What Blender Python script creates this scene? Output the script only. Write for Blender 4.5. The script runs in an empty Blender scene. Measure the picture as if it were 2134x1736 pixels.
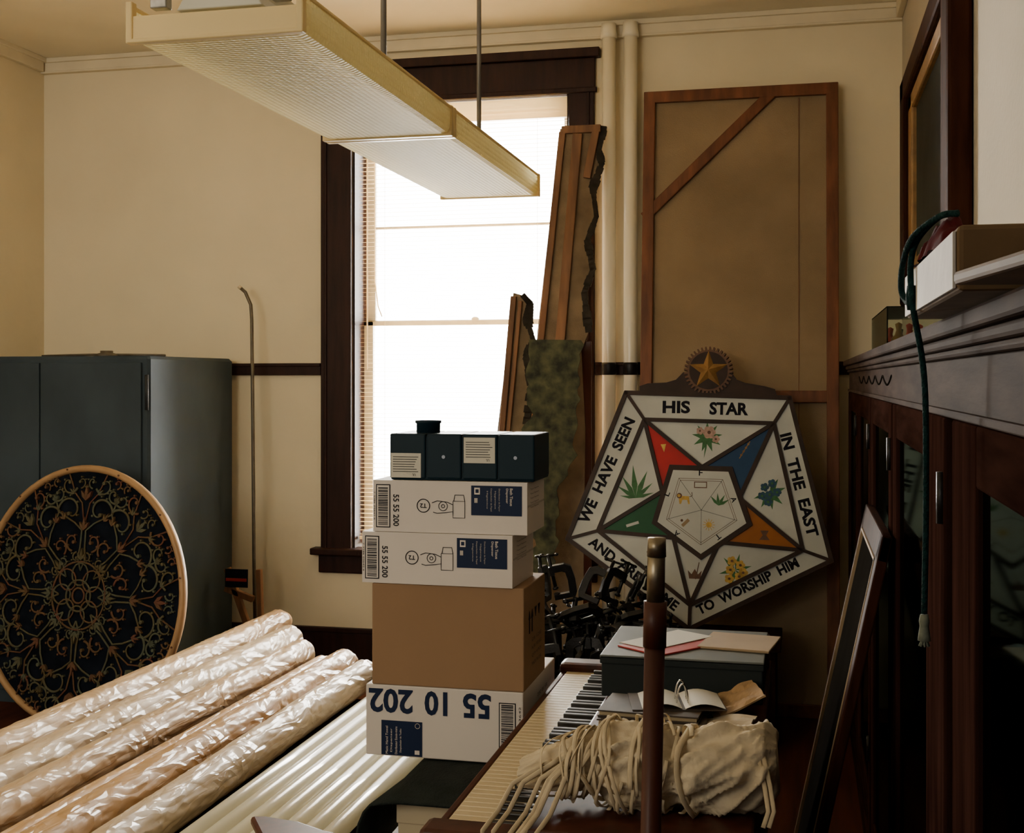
import bpy,bmesh,math,random
from mathutils import Vector,Matrix,noise
random.seed(7)
SC=bpy.context.scene
COL=SC.collection
R=math.radians
# ---------------------------------------------------------------- materials
MATS={}
def mat(name,col,rough=.6,metal=0,var=.15,vs=6,stretch=(1,1,1),bump=0.,bs=60,coat=0.,col2=None,spec=.5,bstretch=None):
    m=bpy.data.materials.new(name); m.use_nodes=True
    nt=m.node_tree; N=nt.nodes; L=nt.links
    b=N['Principled BSDF']
    tc=N.new('ShaderNodeTexCoord'); mp=N.new('ShaderNodeMapping'); mp.inputs['Scale'].default_value=stretch
    L.new(tc.outputs['Object'],mp.inputs['Vector'])
    nz=N.new('ShaderNodeTexNoise'); nz.inputs['Scale'].default_value=vs; nz.inputs['Detail'].default_value=6
    L.new(mp.outputs[0],nz.inputs['Vector'])
    cr=N.new('ShaderNodeValToRGB')
    c2=col2 if col2 else tuple(c*(1-2*var) for c in col)
    cr.color_ramp.elements[0].position=.32; cr.color_ramp.elements[1].position=.68
    cr.color_ramp.elements[0].color=(*c2,1); cr.color_ramp.elements[1].color=(*col,1)
    L.new(nz.outputs[0],cr.inputs[0]); L.new(cr.outputs[0],b.inputs['Base Color'])
    b.inputs['Roughness'].default_value=rough; b.inputs['Metallic'].default_value=metal
    b.inputs['Coat Weight'].default_value=coat; b.inputs['Coat Roughness'].default_value=.15
    b.inputs['Specular IOR Level'].default_value=spec
    if bump:
        n2=N.new('ShaderNodeTexNoise'); n2.inputs['Scale'].default_value=bs; n2.inputs['Detail'].default_value=4
        mp2=N.new('ShaderNodeMapping'); mp2.inputs['Scale'].default_value=bstretch or stretch
        L.new(tc.outputs['Object'],mp2.inputs['Vector']); L.new(mp2.outputs[0],n2.inputs['Vector'])
        bp=N.new('ShaderNodeBump'); bp.inputs['Strength'].default_value=bump; bp.inputs['Distance'].default_value=.01
        L.new(n2.outputs[0],bp.inputs['Height']); L.new(bp.outputs[0],b.inputs['Normal'])
    MATS[name]=m
    return m
def translucent(name,col,tr=.5,coat=.3,bump=None,rough=.35,spec=.5):
    m=bpy.data.materials.new(name); m.use_nodes=True
    nt=m.node_tree; N=nt.nodes; L=nt.links
    b=N['Principled BSDF']; out=N['Material Output']
    b.inputs['Base Color'].default_value=(*col,1); b.inputs['Roughness'].default_value=rough; b.inputs['Coat Weight'].default_value=coat
    b.inputs['Specular IOR Level'].default_value=spec
    t=N.new('ShaderNodeBsdfTranslucent'); t.inputs[0].default_value=(*col,1)
    mx=N.new('ShaderNodeMixShader'); mx.inputs[0].default_value=tr
    L.new(b.outputs[0],mx.inputs[1]); L.new(t.outputs[0],mx.inputs[2]); L.new(mx.outputs[0],out.inputs[0])
    if bump:
        tc=N.new('ShaderNodeTexCoord'); v=N.new('ShaderNodeTexVoronoi'); v.inputs['Scale'].default_value=bump
        v.inputs['Randomness'].default_value=0
        L.new(tc.outputs['Object'],v.inputs['Vector'])
        bp=N.new('ShaderNodeBump'); bp.inputs['Strength'].default_value=1.; bp.inputs['Distance'].default_value=.008
        L.new(v.outputs[0],bp.inputs['Height']); L.new(bp.outputs[0],b.inputs['Normal']); L.new(bp.outputs[0],t.inputs['Normal'])
    return m
def glass(name,tint,gl=(.55,.65,.65)):
    m=bpy.data.materials.new(name); m.use_nodes=True
    nt=m.node_tree; N=nt.nodes; L=nt.links; out=N['Material Output']
    N.remove(N['Principled BSDF'])
    t=N.new('ShaderNodeBsdfTransparent'); t.inputs[0].default_value=(*tint,1)
    g=N.new('ShaderNodeBsdfGlossy'); g.inputs['Roughness'].default_value=.04; g.inputs[0].default_value=(*gl,1)
    fr=N.new('ShaderNodeFresnel'); fr.inputs[0].default_value=1.4
    mx=N.new('ShaderNodeMixShader')
    L.new(fr.outputs[0],mx.inputs[0]); L.new(t.outputs[0],mx.inputs[1]); L.new(g.outputs[0],mx.inputs[2]); L.new(mx.outputs[0],out.inputs[0])
    return m
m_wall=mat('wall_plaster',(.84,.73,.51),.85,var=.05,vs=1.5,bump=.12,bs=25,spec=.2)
m_wallr=mat('wall_plaster_painted_shade',(.56,.50,.40),.9,var=.06,vs=1.5,bump=.3,bs=60,spec=.05)  # right wall: m_wall made darker and greyer, shade put into the colour
m_ceil=mat('ceiling_plaster',(.88,.80,.62),.9,var=.04,vs=2,bump=.1,bs=20,spec=.2)
m_trimc=mat('cream_painted_trim',(.80,.70,.50),.6,var=.05)
m_floor=mat('dark_red_floor',(.085,.024,.012),.55,var=.3,vs=3,stretch=(8,.6,1),bump=.1,bs=30,spec=.2)
m_dark=mat('dark_window_wood',(.034,.011,.007),.5,var=.25,vs=5,stretch=(6,6,.7),bump=.08,bs=40,spec=.2)
m_mahog=mat('mahogany',(.036,.016,.012),.6,var=.3,vs=5,stretch=(6,.7,6),bump=.05,bs=40,spec=.0)
m_mahogv=mat('mahogany_vertical',(.038,.016,.012),.6,var=.3,vs=5,stretch=(6,6,.7),bump=.05,bs=40,spec=.0)
m_corn=mat('mahogany_cornice',(.075,.052,.044),.6,var=.25,vs=5,stretch=(6,.7,6),bump=.04,bs=40,spec=.004)
m_redwood=mat('red_brown_wood',(.080,.021,.011),.45,var=.25,vs=5,stretch=(6,6,.8),coat=.04,spec=.25)
m_sash=mat('sash_painted_glow',(.62,.56,.44),.6)  # cream in place of dark paint; window glow is put into the colour
m_blind=translucent('blind_slat',(.88,.74,.48),.5,0)
m_glassw=glass('window_glass',(.98,.98,.97),(.8,.8,.8))
m_pipe=mat('cream_pipe_paint',(.92,.84,.66),.28,var=.03,vs=4,bump=.03,bs=30,coat=.3)
m_iron=mat('black_iron',(.014,.014,.016),.42,.4,var=.25,vs=30,bump=.1,bs=120)
m_steel=mat('worn_steel',(.35,.33,.30),.35,.9,var=.2,vs=40)
m_chrome=mat('chrome',(.75,.75,.75),.12,1.,var=.02)
m_rod=mat('dull_metal_rod',(.14,.115,.08),.45,.4,var=.2,vs=20)
m_cabm=mat('blue_grey_enamel',(.052,.072,.088),.6,.0,var=.18,vs=3,stretch=(1,1,.6),bump=.04,bs=8,spec=.12)
m_cabd=mat('dark_enamel_gap',(.012,.016,.02),.6)
m_lens=translucent('yellowed_acrylic_lens',(.93,.81,.43),.50,.0,bump=65,rough=.55,spec=.08)
m_lensf=translucent('acrylic_frame',(.86,.70,.36),.35,.05,spec=.25)
m_lampw=mat('white_enamel',(.50,.48,.38),.4,var=.06)
m_cord=mat('grey_rod',(.20,.18,.16),.45,.5)
m_card=mat('brown_cardboard',(.30,.185,.105),.8,var=.05,vs=3,bump=.06,bs=30,spec=.12)
m_cardo=mat('old_cardboard',(.19,.125,.070),.85,var=.15,vs=9,bump=.1,bs=30,spec=.05)
m_white=mat('white_cardboard',(.66,.60,.55),.65,var=.04,vs=3,bump=.05,bs=20,spec=.25)
m_whited=mat('white_cardboard_edge',(.46,.42,.38),.7,var=.06,vs=3)
m_navy=mat('navy_print',(.010,.019,.055),.5,var=.05,spec=.15)
m_ink=mat('black_print',(.010,.010,.017),.6,var=.05,spec=.1)
m_lab=mat('label_paper',(.58,.55,.46),.7,var=.03)
m_teal=mat('dark_teal_plastic',(.007,.021,.033),.5,var=.1,vs=4,spec=.15)
m_canvas=mat('brown_canvas_back',(.37,.265,.160),.9,var=.16,vs=2.2,bump=.25,bs=220,spec=.05)
m_str=mat('stretcher_wood',(.23,.082,.033),.5,var=.28,vs=4,stretch=(5,5,.8),bump=.1,bs=30,spec=.3)
m_flat=mat('scenery_flat_wood',(.27,.125,.055),.7,var=.25,vs=4,stretch=(6,6,.7))
m_flatc=mat('scenery_flat_cloth',(.26,.18,.105),.9,var=.25,vs=6,bump=.2,bs=150)
m_torn=mat('dark_painted_edge',(.040,.030,.020),.9,var=.35,vs=25)
m_foli=mat('painted_foliage',(.105,.110,.052),.85,vs=20,col2=(.018,.020,.014),bump=.3,bs=60)
m_signw=mat('milk_glass',(.58,.60,.57),.45,var=.10,vs=5,spec=.3)
m_signb=mat('sign_dark_wood',(.040,.019,.012),.5,var=.25,vs=12,spec=.25)
m_red=mat('red_glass',(.50,.008,.007),.5,var=.12,vs=8,spec=.3)
m_blue=mat('blue_glass',(.005,.050,.14),.5,var=.12,vs=8,spec=.3)
m_green=mat('green_glass',(.005,.10,.032),.5,var=.12,vs=8,spec=.3)
m_orng=mat('amber_glass',(.38,.12,.010),.5,var=.12,vs=8,spec=.3)
m_gold=mat('old_gold',(.34,.18,.05),.5,.15,var=.2,vs=20)
m_brass=mat('brass',(.34,.28,.19),.35,.9,var=.25,vs=30)
m_leaf=mat('leaf_paint',(.035,.17,.045),.6,var=.2,vs=60)
m_bluef=mat('blue_flower_paint',(.012,.085,.15),.6,var=.2,vs=60)
m_pink=mat('pink_flower_paint',(.52,.33,.27),.6,var=.2,vs=60)
m_yel=mat('yellow_flower_paint',(.66,.42,.08),.6,var=.2,vs=60)
m_brn=mat('brown_paint',(.14,.06,.027),.6,var=.2,vs=60)
m_kraft=mat('kraft_roll',(.56,.36,.18),.5,var=.12,vs=4,stretch=(1,.5,1))
m_discf=mat('tan_rim_wood',(.44,.26,.12),.5,var=.15,vs=6)
m_discb=mat('disc_blue_black',(.008,.011,.019),.8,var=.3,vs=10,spec=.05)
m_scrt=mat('scroll_teal',(.085,.10,.072),.7,col2=(.10,.075,.035),vs=14,bump=.2,bs=200,spec=.1)
m_scro=mat('scroll_rust',(.13,.052,.036),.7,col2=(.115,.080,.038),vs=14,bump=.2,bs=200,spec=.1)
m_cloth=mat('unbleached_cotton',(.68,.57,.40),.9,var=.08,vs=20,bump=.2,bs=150,spec=.1)
m_cottoncord=mat('cotton_cord',(.66,.54,.36),.9,var=.12,vs=30,spec=.1)
m_ivory=mat('ivory_key',(.72,.59,.37),.35,var=.07,vs=12,coat=.1)
m_ebony=mat('ebony_key',(.010,.009,.009),.35,coat=.1)
m_greybox=mat('grey_green_box',(.026,.032,.033),.7,var=.12,vs=4,spec=.08)
m_greytop=mat('grey_box_lid',(.11,.12,.11),.55,var=.1,vs=4,spec=.3)
m_paper=mat('old_paper',(.55,.45,.31),.85,var=.12,vs=10,bump=.1,bs=60)
m_news=mat('tan_paper',(.42,.26,.12),.85,var=.2,vs=14,bump=.3,bs=40)
m_book=mat('worn_book_cover',(.055,.037,.025),.7,var=.2,vs=20)
m_pages=mat('book_pages',(.42,.33,.2),.9,var=.2,vs=8,stretch=(1,1,40))
m_redp=mat('red_folder',(.40,.025,.02),.5,var=.05)
m_tanf=mat('tan_folder',(.36,.25,.14),.7,var=.08)
m_leather=mat('worn_leather',(.16,.10,.055),.6,var=.2,vs=12,spec=.05)
m_cream=mat('cream_carton',(.58,.48,.31),.8,var=.05,vs=3)
m_mat=mat('black_rubber_mat',(.018,.024,.022),.7,var=.2,vs=20,bump=.4,bs=160,spec=.1)
m_rope=mat('green_rope',(.010,.042,.043),.85,var=.3,vs=120,bump=.6,bs=250,spec=.1)
m_fray=mat('frayed_rope_end',(.20,.22,.17),.9,var=.2,vs=100)
m_wcloth=mat('white_carton',(.62,.58,.53),.75,var=.12,vs=10,bump=.3,bs=12)
m_redc=mat('dark_red_cloth',(.085,.009,.012),.9,var=.2,vs=30,spec=.1)
m_paint=mat('dark_painting',(.045,.050,.040),.5,col2=(.020,.017,.012),vs=2.5,spec=.03)
m_frame=mat('frame_wood',(.055,.018,.010),.5,var=.3,vs=5,stretch=(6,6,.7),spec=.03)
m_cglass=glass('bookcase_glass',(.25,.40,.38),(.28,.38,.36))
m_acry=glass('clear_acrylic',(.92,.95,.93))
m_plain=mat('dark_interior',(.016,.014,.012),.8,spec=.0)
m_books=mat('dark_book_spines',(.08,.14,.13),.7,vs=9,stretch=(1,6,.4),col2=(.018,.022,.018))
def plastic(name,c1,c2,rough,coat):
    m=mat(name,c1,rough,var=.1,vs=4,stretch=(1,.35,1),col2=c2,coat=coat,spec=.25)
    nt=m.node_tree;N=nt.nodes;L=nt.links;b=N['Principled BSDF']; b.inputs['Coat Roughness'].default_value=.10
    tc=N.new('ShaderNodeTexCoord')
    mp=N.new('ShaderNodeMapping'); mp.inputs['Scale'].default_value=(1,.42,1); mp.inputs['Rotation'].default_value=(0,.3,.45); L.new(tc.outputs['Object'],mp.inputs[0])
    dn=N.new('ShaderNodeTexNoise'); dn.inputs['Scale'].default_value=6; dn.inputs['Detail'].default_value=2
    L.new(mp.outputs[0],dn.inputs['Vector'])
    ma=N.new('ShaderNodeVectorMath'); ma.operation='MULTIPLY_ADD'; ma.inputs[1].default_value=(.22,.22,.22)
    L.new(dn.outputs['Color'],ma.inputs[0]); L.new(mp.outputs[0],ma.inputs[2])
    vo=N.new('ShaderNodeTexVoronoi'); vo.inputs['Scale'].default_value=22; vo.feature='F1'; vo.distance='MANHATTAN'
    L.new(ma.outputs[0],vo.inputs['Vector'])
    rd=N.new('ShaderNodeTexNoise'); rd.noise_type='RIDGED_MULTIFRACTAL'; rd.inputs['Scale'].default_value=18; rd.inputs['Detail'].default_value=3
    L.new(ma.outputs[0],rd.inputs['Vector'])
    ad=N.new('ShaderNodeMath'); ad.operation='MULTIPLY_ADD'; ad.inputs[1].default_value=.25
    L.new(rd.outputs[0],ad.inputs[0]); L.new(vo.outputs['Distance'],ad.inputs[2])
    bp=N.new('ShaderNodeBump'); bp.inputs['Strength'].default_value=.62; bp.inputs['Distance'].default_value=.016
    L.new(ad.outputs[0],bp.inputs['Height']); L.new(bp.outputs[0],b.inputs['Coat Normal'])
    b2=N.new('ShaderNodeBump'); b2.inputs['Strength'].default_value=.34; b2.inputs['Distance'].default_value=.012
    L.new(ad.outputs[0],b2.inputs['Height']); L.new(b2.outputs[0],b.inputs['Normal'])
    return m
m_pl1=plastic('plastic_wrapped_kraft',(.50,.345,.185),(.38,.245,.12),.5,.36)
m_pl3=plastic('cloudy_plastic_wrap',(.54,.42,.27),(.42,.29,.16),.5,.38)
m_pl2=plastic('plastic_wrapped_orange_kraft',(.50,.30,.12),(.38,.21,.075),.5,.42)
m_tube=translucent('frosted_tube',(.90,.86,.70),.40,.7,rough=.25)
# ---------------------------------------------------------------- mesh builder
_tc={}
def textmesh(s,bold=.0):
    k=(s,bold)
    if k in _tc: return _tc[k]
    cu=bpy.data.curves.new('t','FONT'); cu.body=s; cu.offset=bold; cu.resolution_u=3
    ob=bpy.data.objects.new('t',cu); COL.objects.link(ob)
    bpy.context.view_layer.update()
    dg=bpy.context.evaluated_depsgraph_get()
    me=bpy.data.meshes.new_from_object(ob.evaluated_get(dg))
    vs=[tuple(v.co) for v in me.vertices]; fs=[tuple(p.vertices) for p in me.polygons]
    bpy.data.objects.remove(ob); bpy.data.curves.remove(cu); bpy.data.meshes.remove(me)
    x0=min(v[0] for v in vs);x1=max(v[0] for v in vs);y0=min(v[1] for v in vs);y1=max(v[1] for v in vs)
    vs=[((v[0]-(x0+x1)/2),(v[1]-(y0+y1)/2)) for v in vs]
    _tc[k]=(vs,fs,x1-x0,y1-y0); return _tc[k]
class B:
    def __init__(s): s.bm=bmesh.new(); s.mats=[]
    def mi(s,m):
        if m not in s.mats: s.mats.append(m)
        return s.mats.index(m)
    def raw(s,vs,fs,m,M=None,smooth=False):
        i=s.mi(m); V=[]
        for v in vs:
            p=Vector(v)
            if M is not None: p=M@p
            V.append(s.bm.verts.new(p))
        for f in fs:
            try:
                fc=s.bm.faces.new([V[j] for j in f]); fc.material_index=i; fc.smooth=smooth
            except ValueError: pass
    def box(s,a,b,m,M=None):
        x0,y0,z0=a;x1,y1,z1=b
        vs=[(x0,y0,z0),(x1,y0,z0),(x1,y1,z0),(x0,y1,z0),(x0,y0,z1),(x1,y0,z1),(x1,y1,z1),(x0,y1,z1)]
        s.raw(vs,[(0,3,2,1),(4,5,6,7),(0,1,5,4),(1,2,6,5),(2,3,7,6),(3,0,4,7)],m,M)
    def prism(s,pts,y0,y1,m,M=None):
        n=len(pts)
        ar=sum(pts[i][0]*pts[(i+1)%n][1]-pts[(i+1)%n][0]*pts[i][1] for i in range(n))
        if ar<0: pts=pts[::-1]
        vs=[(p[0],y0,p[1]) for p in pts]+[(p[0],y1,p[1]) for p in pts]
        fs=[tuple(range(n)),tuple(range(2*n-1,n-1,-1))]+[(i,n+i,n+(i+1)%n,(i+1)%n) for i in range(n)]
        s.raw(vs,fs,m,M)
    def strip(s,p,q,w,y0,y1,m,M=None,ext=0):
        d=Vector((q[0]-p[0],q[1]-p[1])); d.normalize(); n=Vector((-d.y,d.x))*w/2; P=Vector(p)-d*ext; Q=Vector(q)+d*ext
        s.prism([tuple(P+n),tuple(P-n),tuple(Q-n),tuple(Q+n)],y0,y1,m,M)
    def disc(s,cx,cz,r,y0,y1,m,M=None,n=32):
        s.prism([(cx+r*math.cos(2*math.pi*i/n),cz+r*math.sin(2*math.pi*i/n)) for i in range(n)],y0,y1,m,M)
    def tube(s,pts,r,m,n=8,M=None,closed=False,rf=None,sy=1.,cap=True):
        P=[Vector(p) for p in pts]; K=len(P)
        up=None; rings=[]
        for i in range(K):
            if closed: t=P[(i+1)%K]-P[i-1]
            else: t=P[min(i+1,K-1)]-P[max(i-1,0)]
            if t.length<1e-9: t=Vector((0,0,1))
            t.normalize()
            if up is None:
                a=Vector((0,1,0)) if abs(t.y)<.9 else Vector((0,0,1))
                up=(a-t*a.dot(t)).normalized()
            else: up=(up-t*up.dot(t)).normalized()
            sd=t.cross(up); rr=r*(rf(i/(K-1)) if rf else 1)
            rings.append([P[i]+(sd*math.cos(2*math.pi*j/n)+up*math.sin(2*math.pi*j/n)*sy)*rr for j in range(n)])
        vs=[tuple(v) for g in rings for v in g]; fs=[]
        for i in range(K if closed else K-1):
            a=i*n;b=((i+1)%K)*n
            for j in range(n): fs.append((a+j,a+(j+1)%n,b+(j+1)%n,b+j))
        if not closed and cap: fs+= [tuple(range(n-1,-1,-1)),tuple(range((K-1)*n,K*n))]
        s.raw(vs,fs,m,M,smooth=True)
    def cyl(s,p0,p1,r,m,n=24,r2=None,M=None):
        s.tube([p0,p1],r,m,n,M,rf=(lambda t:1+(r2/r-1)*t) if r2 is not None else None)
    def lathe(s,c,prof,m,n=28,M=None):
        vs=[];fs=[]
        for (r,z) in prof:
            for j in range(n): a=2*math.pi*j/n; vs.append((c[0]+r*math.cos(a),c[1]+r*math.sin(a),c[2]+z))
        for i in range(len(prof)-1):
            for j in range(n): fs.append((i*n+j,i*n+(j+1)%n,(i+1)*n+(j+1)%n,(i+1)*n+j))
        fs+=[tuple(range(n-1,-1,-1)),tuple(range((len(prof)-1)*n,len(prof)*n))]
        s.raw(vs,fs,m,M,smooth=True)
    def text(s,t,cx,cz,w,h,y,m,ang=0,M=None,bold=0.):
        vs,fs,tw,th=textmesh(t,bold)
        sy=h/th; sx=(w/tw) if w else sy; ca=math.cos(R(ang));sa=math.sin(R(ang))
        V=[(cx+v[0]*sx*ca-v[1]*sy*sa,y,cz+v[0]*sx*sa+v[1]*sy*ca) for v in vs]
        s.raw(V,fs,m,M)
    def done(s,name,parent=None,loc=(0,0,0),label=None,cat=None,bev=0,group=None,kind=None):
        if parent is not None: loc=parent.location
        s.bm.normal_update()
        bmesh.ops.transform(s.bm,matrix=Matrix.Translation(-Vector(loc)),verts=s.bm.verts)
        me=bpy.data.meshes.new(name); s.bm.to_mesh(me); s.bm.free()
        for m in s.mats: me.materials.append(m)
        ob=bpy.data.objects.new(name,me); COL.objects.link(ob)
        if parent is not None: ob.parent=parent
        else: ob.location=loc
        if label: ob['label']=label
        if cat: ob['category']=cat
        if group: ob['group']=group
        if kind: ob['kind']=kind
        if bev:
            md=ob.modifiers.new('bevel','BEVEL'); md.width=bev; md.segments=2; md.limit_method='ANGLE'; md.angle_limit=R(40)
        return ob
def top(name,label,cat,loc,group=None):
    e=bpy.data.objects.new(name,None); e.location=loc; e.empty_display_size=.1; COL.objects.link(e)
    e['label']=label; e['category']=cat
    if group: e['group']=group
    return e
def copy_thing(src,loc,rot=(0,0,0)):
    n=src.copy(); n.location=loc; n.rotation_euler=rot; COL.objects.link(n)
    for c in src.children:
        k=c.copy(); k.parent=n; COL.objects.link(k)
    return n
# ---------------------------------------------------------------- room
XL,XR,YB,ZC=-4.025,.456,6.0,3.24
wx0,wx1,wz0,wz1=-2.241,-1.111,.63,2.917
b=B()
b.box((XL-.2,YB,0),(wx0,YB+.25,ZC),m_wall); b.box((wx1,YB,0),(XR+.2,YB+.25,ZC),m_wall)
b.box((wx0,YB,0),(wx1,YB+.25,wz0),m_wall); b.box((wx0,YB,wz1),(wx1,YB+.25,ZC),m_wall)
b.done('wall_back',kind='structure')
b=B(); b.box((XL-.2,-1.6,0),(XL,YB,ZC),m_wall); b.done('wall_left',kind='structure')
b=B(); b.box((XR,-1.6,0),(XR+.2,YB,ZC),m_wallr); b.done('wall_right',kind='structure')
b=B(); b.box((XL-.2,-1.6,-.1),(XR+.2,YB+.25,0),m_floor); b.done('floor',kind='structure')
b=B(); b.box((XL-.2,-1.6,ZC),(XR+.2,YB+.25,ZC+.1),m_ceil); b.done('ceiling',kind='structure')
b=B(); b.box((XL,YB-.022,0),(XR,YB,.20),m_dark); b.box((XL,YB-.03,.20),(XR,YB,.225),m_dark); b.done('baseboard_back',kind='structure',bev=.004)
b=B(); b.box((XL,-1.6,0),(XL+.022,YB-.03,.22),m_dark); b.done('baseboard_left',kind='structure',bev=.004)
b=B(); b.box((XL,YB-.02,1.520),(-2.41,YB,1.575),m_dark); b.box((XL,YB-.03,1.565),(-2.41,YB,1.582),m_dark); b.done('trim_1',kind='structure',bev=.003)
b=B(); b.box((-.98,YB-.02,1.520),(XR,YB,1.575),m_dark); b.box((-.98,YB-.03,1.565),(XR,YB,1.582),m_dark); b.done('trim_2',kind='structure',bev=.003)
b=B(); b.box((XL,YB-.03,3.165),(XR,YB,3.24),m_trimc); b.box((XL,YB-.045,3.215),(XR,YB,3.24),m_trimc)
b.box((XL,YB-.036,3.158),(XR,YB,3.170),m_trimc); b.done('trim_3',kind='structure',bev=.004)
b=B(); b.box((XL,-1.6,3.165),(XL+.03,YB-.045,3.24),m_trimc); b.box((XL,-1.6,3.215),(XL+.045,YB-.045,3.24),m_trimc); b.done('trim_4',kind='structure',bev=.004)
b=B(); b.box((XR-.03,-1.6,3.165),(XR,YB-.045,3.24),m_trimc); b.done('trim_5',kind='structure',bev=.004)
# ---------------------------------------------------------------- window
w=bpy.data.objects.new('window_1',None); w.location=(-1.68,YB,wz0); COL.objects.link(w); w['kind']='structure'
b=B()
b.box((-2.406,YB-.028,.60),(wx0,YB,2.917),m_dark); b.box((wx1,YB-.028,.60),(-.984,YB,2.917),m_dark)
b.box((-2.385,YB-.036,.62),(-2.37,YB-.02,2.92),m_dark); b.box((-1.02,YB-.036,.62),(-1.005,YB-.02,2.92),m_dark)
b.box((-2.41,YB-.03,2.917),(-.98,YB,3.07),m_dark); b.box((-2.44,YB-.055,3.07),(-.955,YB,3.115),m_dark); b.box((-2.42,YB-.04,2.90),(-.97,YB-.02,2.925),m_dark)
b.done('window_casing',w,bev=.004)
b=B(); b.box((-2.45,YB-.07,.600),(-.94,YB+.05,.635),m_dark); b.box((-2.42,YB-.025,.505),(-.97,YB,.600),m_dark); b.done('window_sill',w,bev=.006)
b=B()
b.box((wx0,YB,wz0),(wx0+.012,YB+.25,wz1),m_dark); b.box((wx1-.012,YB,wz0),(wx1,YB+.25,wz1),m_dark); b.box((wx0,YB,wz1-.012),(wx1,YB+.25,wz1),m_dark)
b.done('window_jamb',w)
b=B()
for (z0,z1,y) in ((.64,1.80,YB+.14),(1.785,2.90,YB+.18)):
    b.box((wx0+.012,y,z0),(wx0+.06,y+.035,z1),m_sash); b.box((wx1-.06,y,z0),(wx1-.012,y+.035,z1),m_sash)
    b.box((wx0+.012,y,z0),(wx1-.012,y+.035,z0+.022),m_sash); b.box((wx0+.012,y,z1-.022),(wx1-.012,y+.035,z1),m_sash)
b.box((wx0+.06,YB+.185,2.285),(wx1-.06,YB+.205,2.30),m_sash)
b.lathe((-1.63,YB+.15,1.80),[(.02,0),(.02,.012),(.01,.02)],m_sash)
b.done('window_sash',w)
b=B(); b.box((wx0+.05,YB+.155,.66),(wx1-.05,YB+.158,1.79),m_glassw); b.box((wx0+.05,YB+.195,1.8),(wx1-.05,YB+.198,2.88),m_glassw); b.done('window_pane',w)
bl=top('venetian_blind','cream mini blind hanging in the dark-framed window','blind',(-1.68,YB+.05,2.9))
b=B(); z=.70
while z<2.86:
    M=Matrix.Translation((-1.676,YB+.05,z))@Matrix.Rotation(R(3),4,'X')
    b.box((-.545,-.0115,-.0003),(.545,.0115,.0003),m_blind,M); z+=.0215
b.done('blind_slats',bl)
b=B(); b.box((-2.225,YB+.03,2.80),(-1.127,YB+.07,2.90),m_blind); b.done('head_rail',bl,bev=.003)
b=B(); b.box((-2.22,YB+.038,.675),(-1.13,YB+.062,.69),m_blind); b.done('bottom_rail',bl,bev=.003)
b=B()
for x in (-2.08,-1.28): b.cyl((x,YB+.036,.68),(x,YB+.036,2.87),.001,m_blind,6)
b.tube([(-2.13,YB+.022,2.86),(-2.128,YB+.02,2.0),(-2.11,YB+.02,1.87),(-2.09,YB+.02,1.82)],.003,m_blind,6)
b.done('pull_cord',bl)
b=B(); b.cyl((-2.17,YB+.02,1.55),(-2.17,YB+.02,2.86),.004,m_blind,8); b.done('tilt_wand',bl)
# ---------------------------------------------------------------- pipes
for x in (-.905,-.800):
    p=top('heating_pipe','cream-painted vertical heating pipe against the wall','pipe',(x,YB-.07,0),'painted heating pipes')
    b=B(); b.cyl((x,YB-.07,0),(x,YB-.07,3.165),.033,m_pipe,28); b.done('pipe',p)
    b=B(); b.lathe((x,YB-.07,3.165),[(.040,-.02),(.040,.0),(.036,.02),(.036,.05)],m_pipe); b.done('ceiling_collar',p)
    b=B(); b.lathe((x,YB-.07,1.52),[(.034,0),(.037,.005),(.037,.05),(.034,.06)],m_iron); b.done('coupling',p,label='dark coupling at the chair rail')
# ---------------------------------------------------------------- hanging lamps
def lampunit(y0,y1,label,rods):
    L=top('fluorescent_ceiling_lamp',label,'lamp',(-1.21,(y0+y1)/2,2.22),'suspended fluorescent lamps')
    x0,x1=-1.41,-1.01; zb=2.225; zt=2.305
    b=B()
    prof=[(x0,zt),(x0+.002,zb+.02),(x0+.010,zb+.005),(x0+.025,zb),(x1-.025,zb),(x1-.010,zb+.005),(x1-.002,zb+.02),(x1,zt)]
    vs=[(x,y0,z) for x,z in prof]+[(x,y1,z) for x,z in prof]; n=len(prof)
    b.raw(vs,[(i,i+1,n+i+1,n+i) for i in range(n-1)],m_lens); b.done('lamp_diffuser',L)
    b=B()
    for y,s in ((y0,1),(y1,-1)):
        ya,yb=sorted((y,y+s*.022))
        b.box((x0-.004,ya,zb-.004),(x1+.004,yb,zb+.006),m_lensf)
        b.box((x0-.004,ya,zb),(x0+.012,yb,zt+.006),m_lensf); b.box((x1-.012,ya,zb),(x1+.004,yb,zt+.006),m_lensf)
        b.box((x0+.01,ya+.004,zb),(x1-.01,yb-.004,zt-.025),m_lensf)
    for x in (x0,x1): b.box((x-.003,y0,zt-.006),(x+.003,y1,zt+.004),m_lensf)
    b.done('diffuser_frame',L,bev=.004)
    b=B(); b.prism([(x0+.10,zt-.012),(x0+.12,zt+.02),(-1.29,zt+.055),(-1.13,zt+.055),(x1-.12,zt+.02),(x1-.10,zt-.012)],y0+.03,y1-.03,m_lampw)
    for x in (-1.35,-1.07):
        b.box((x-.02,y0+.024,zt-.005),(x+.02,y0+.05,zt+.03),m_steel)
    b.done('metal_housing',L,bev=.003)
    b=B()
    for y in rods: b.cyl((-1.21,y,zt+.05),(-1.21,y,ZC),.009,m_cord,12); b.lathe((-1.21,y,ZC-.03),[(.012,0),(.05,.015),(.05,.03)],m_lampw)
    b.done('suspension_rod',L)
    for x in (-1.32,-1.1):
        b=B(); b.cyl((x,y0+.03,zb+.045),(x,y1-.03,zb+.045),.013,m_lab,14)
        b.done('fluorescent_tube',L)
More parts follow.
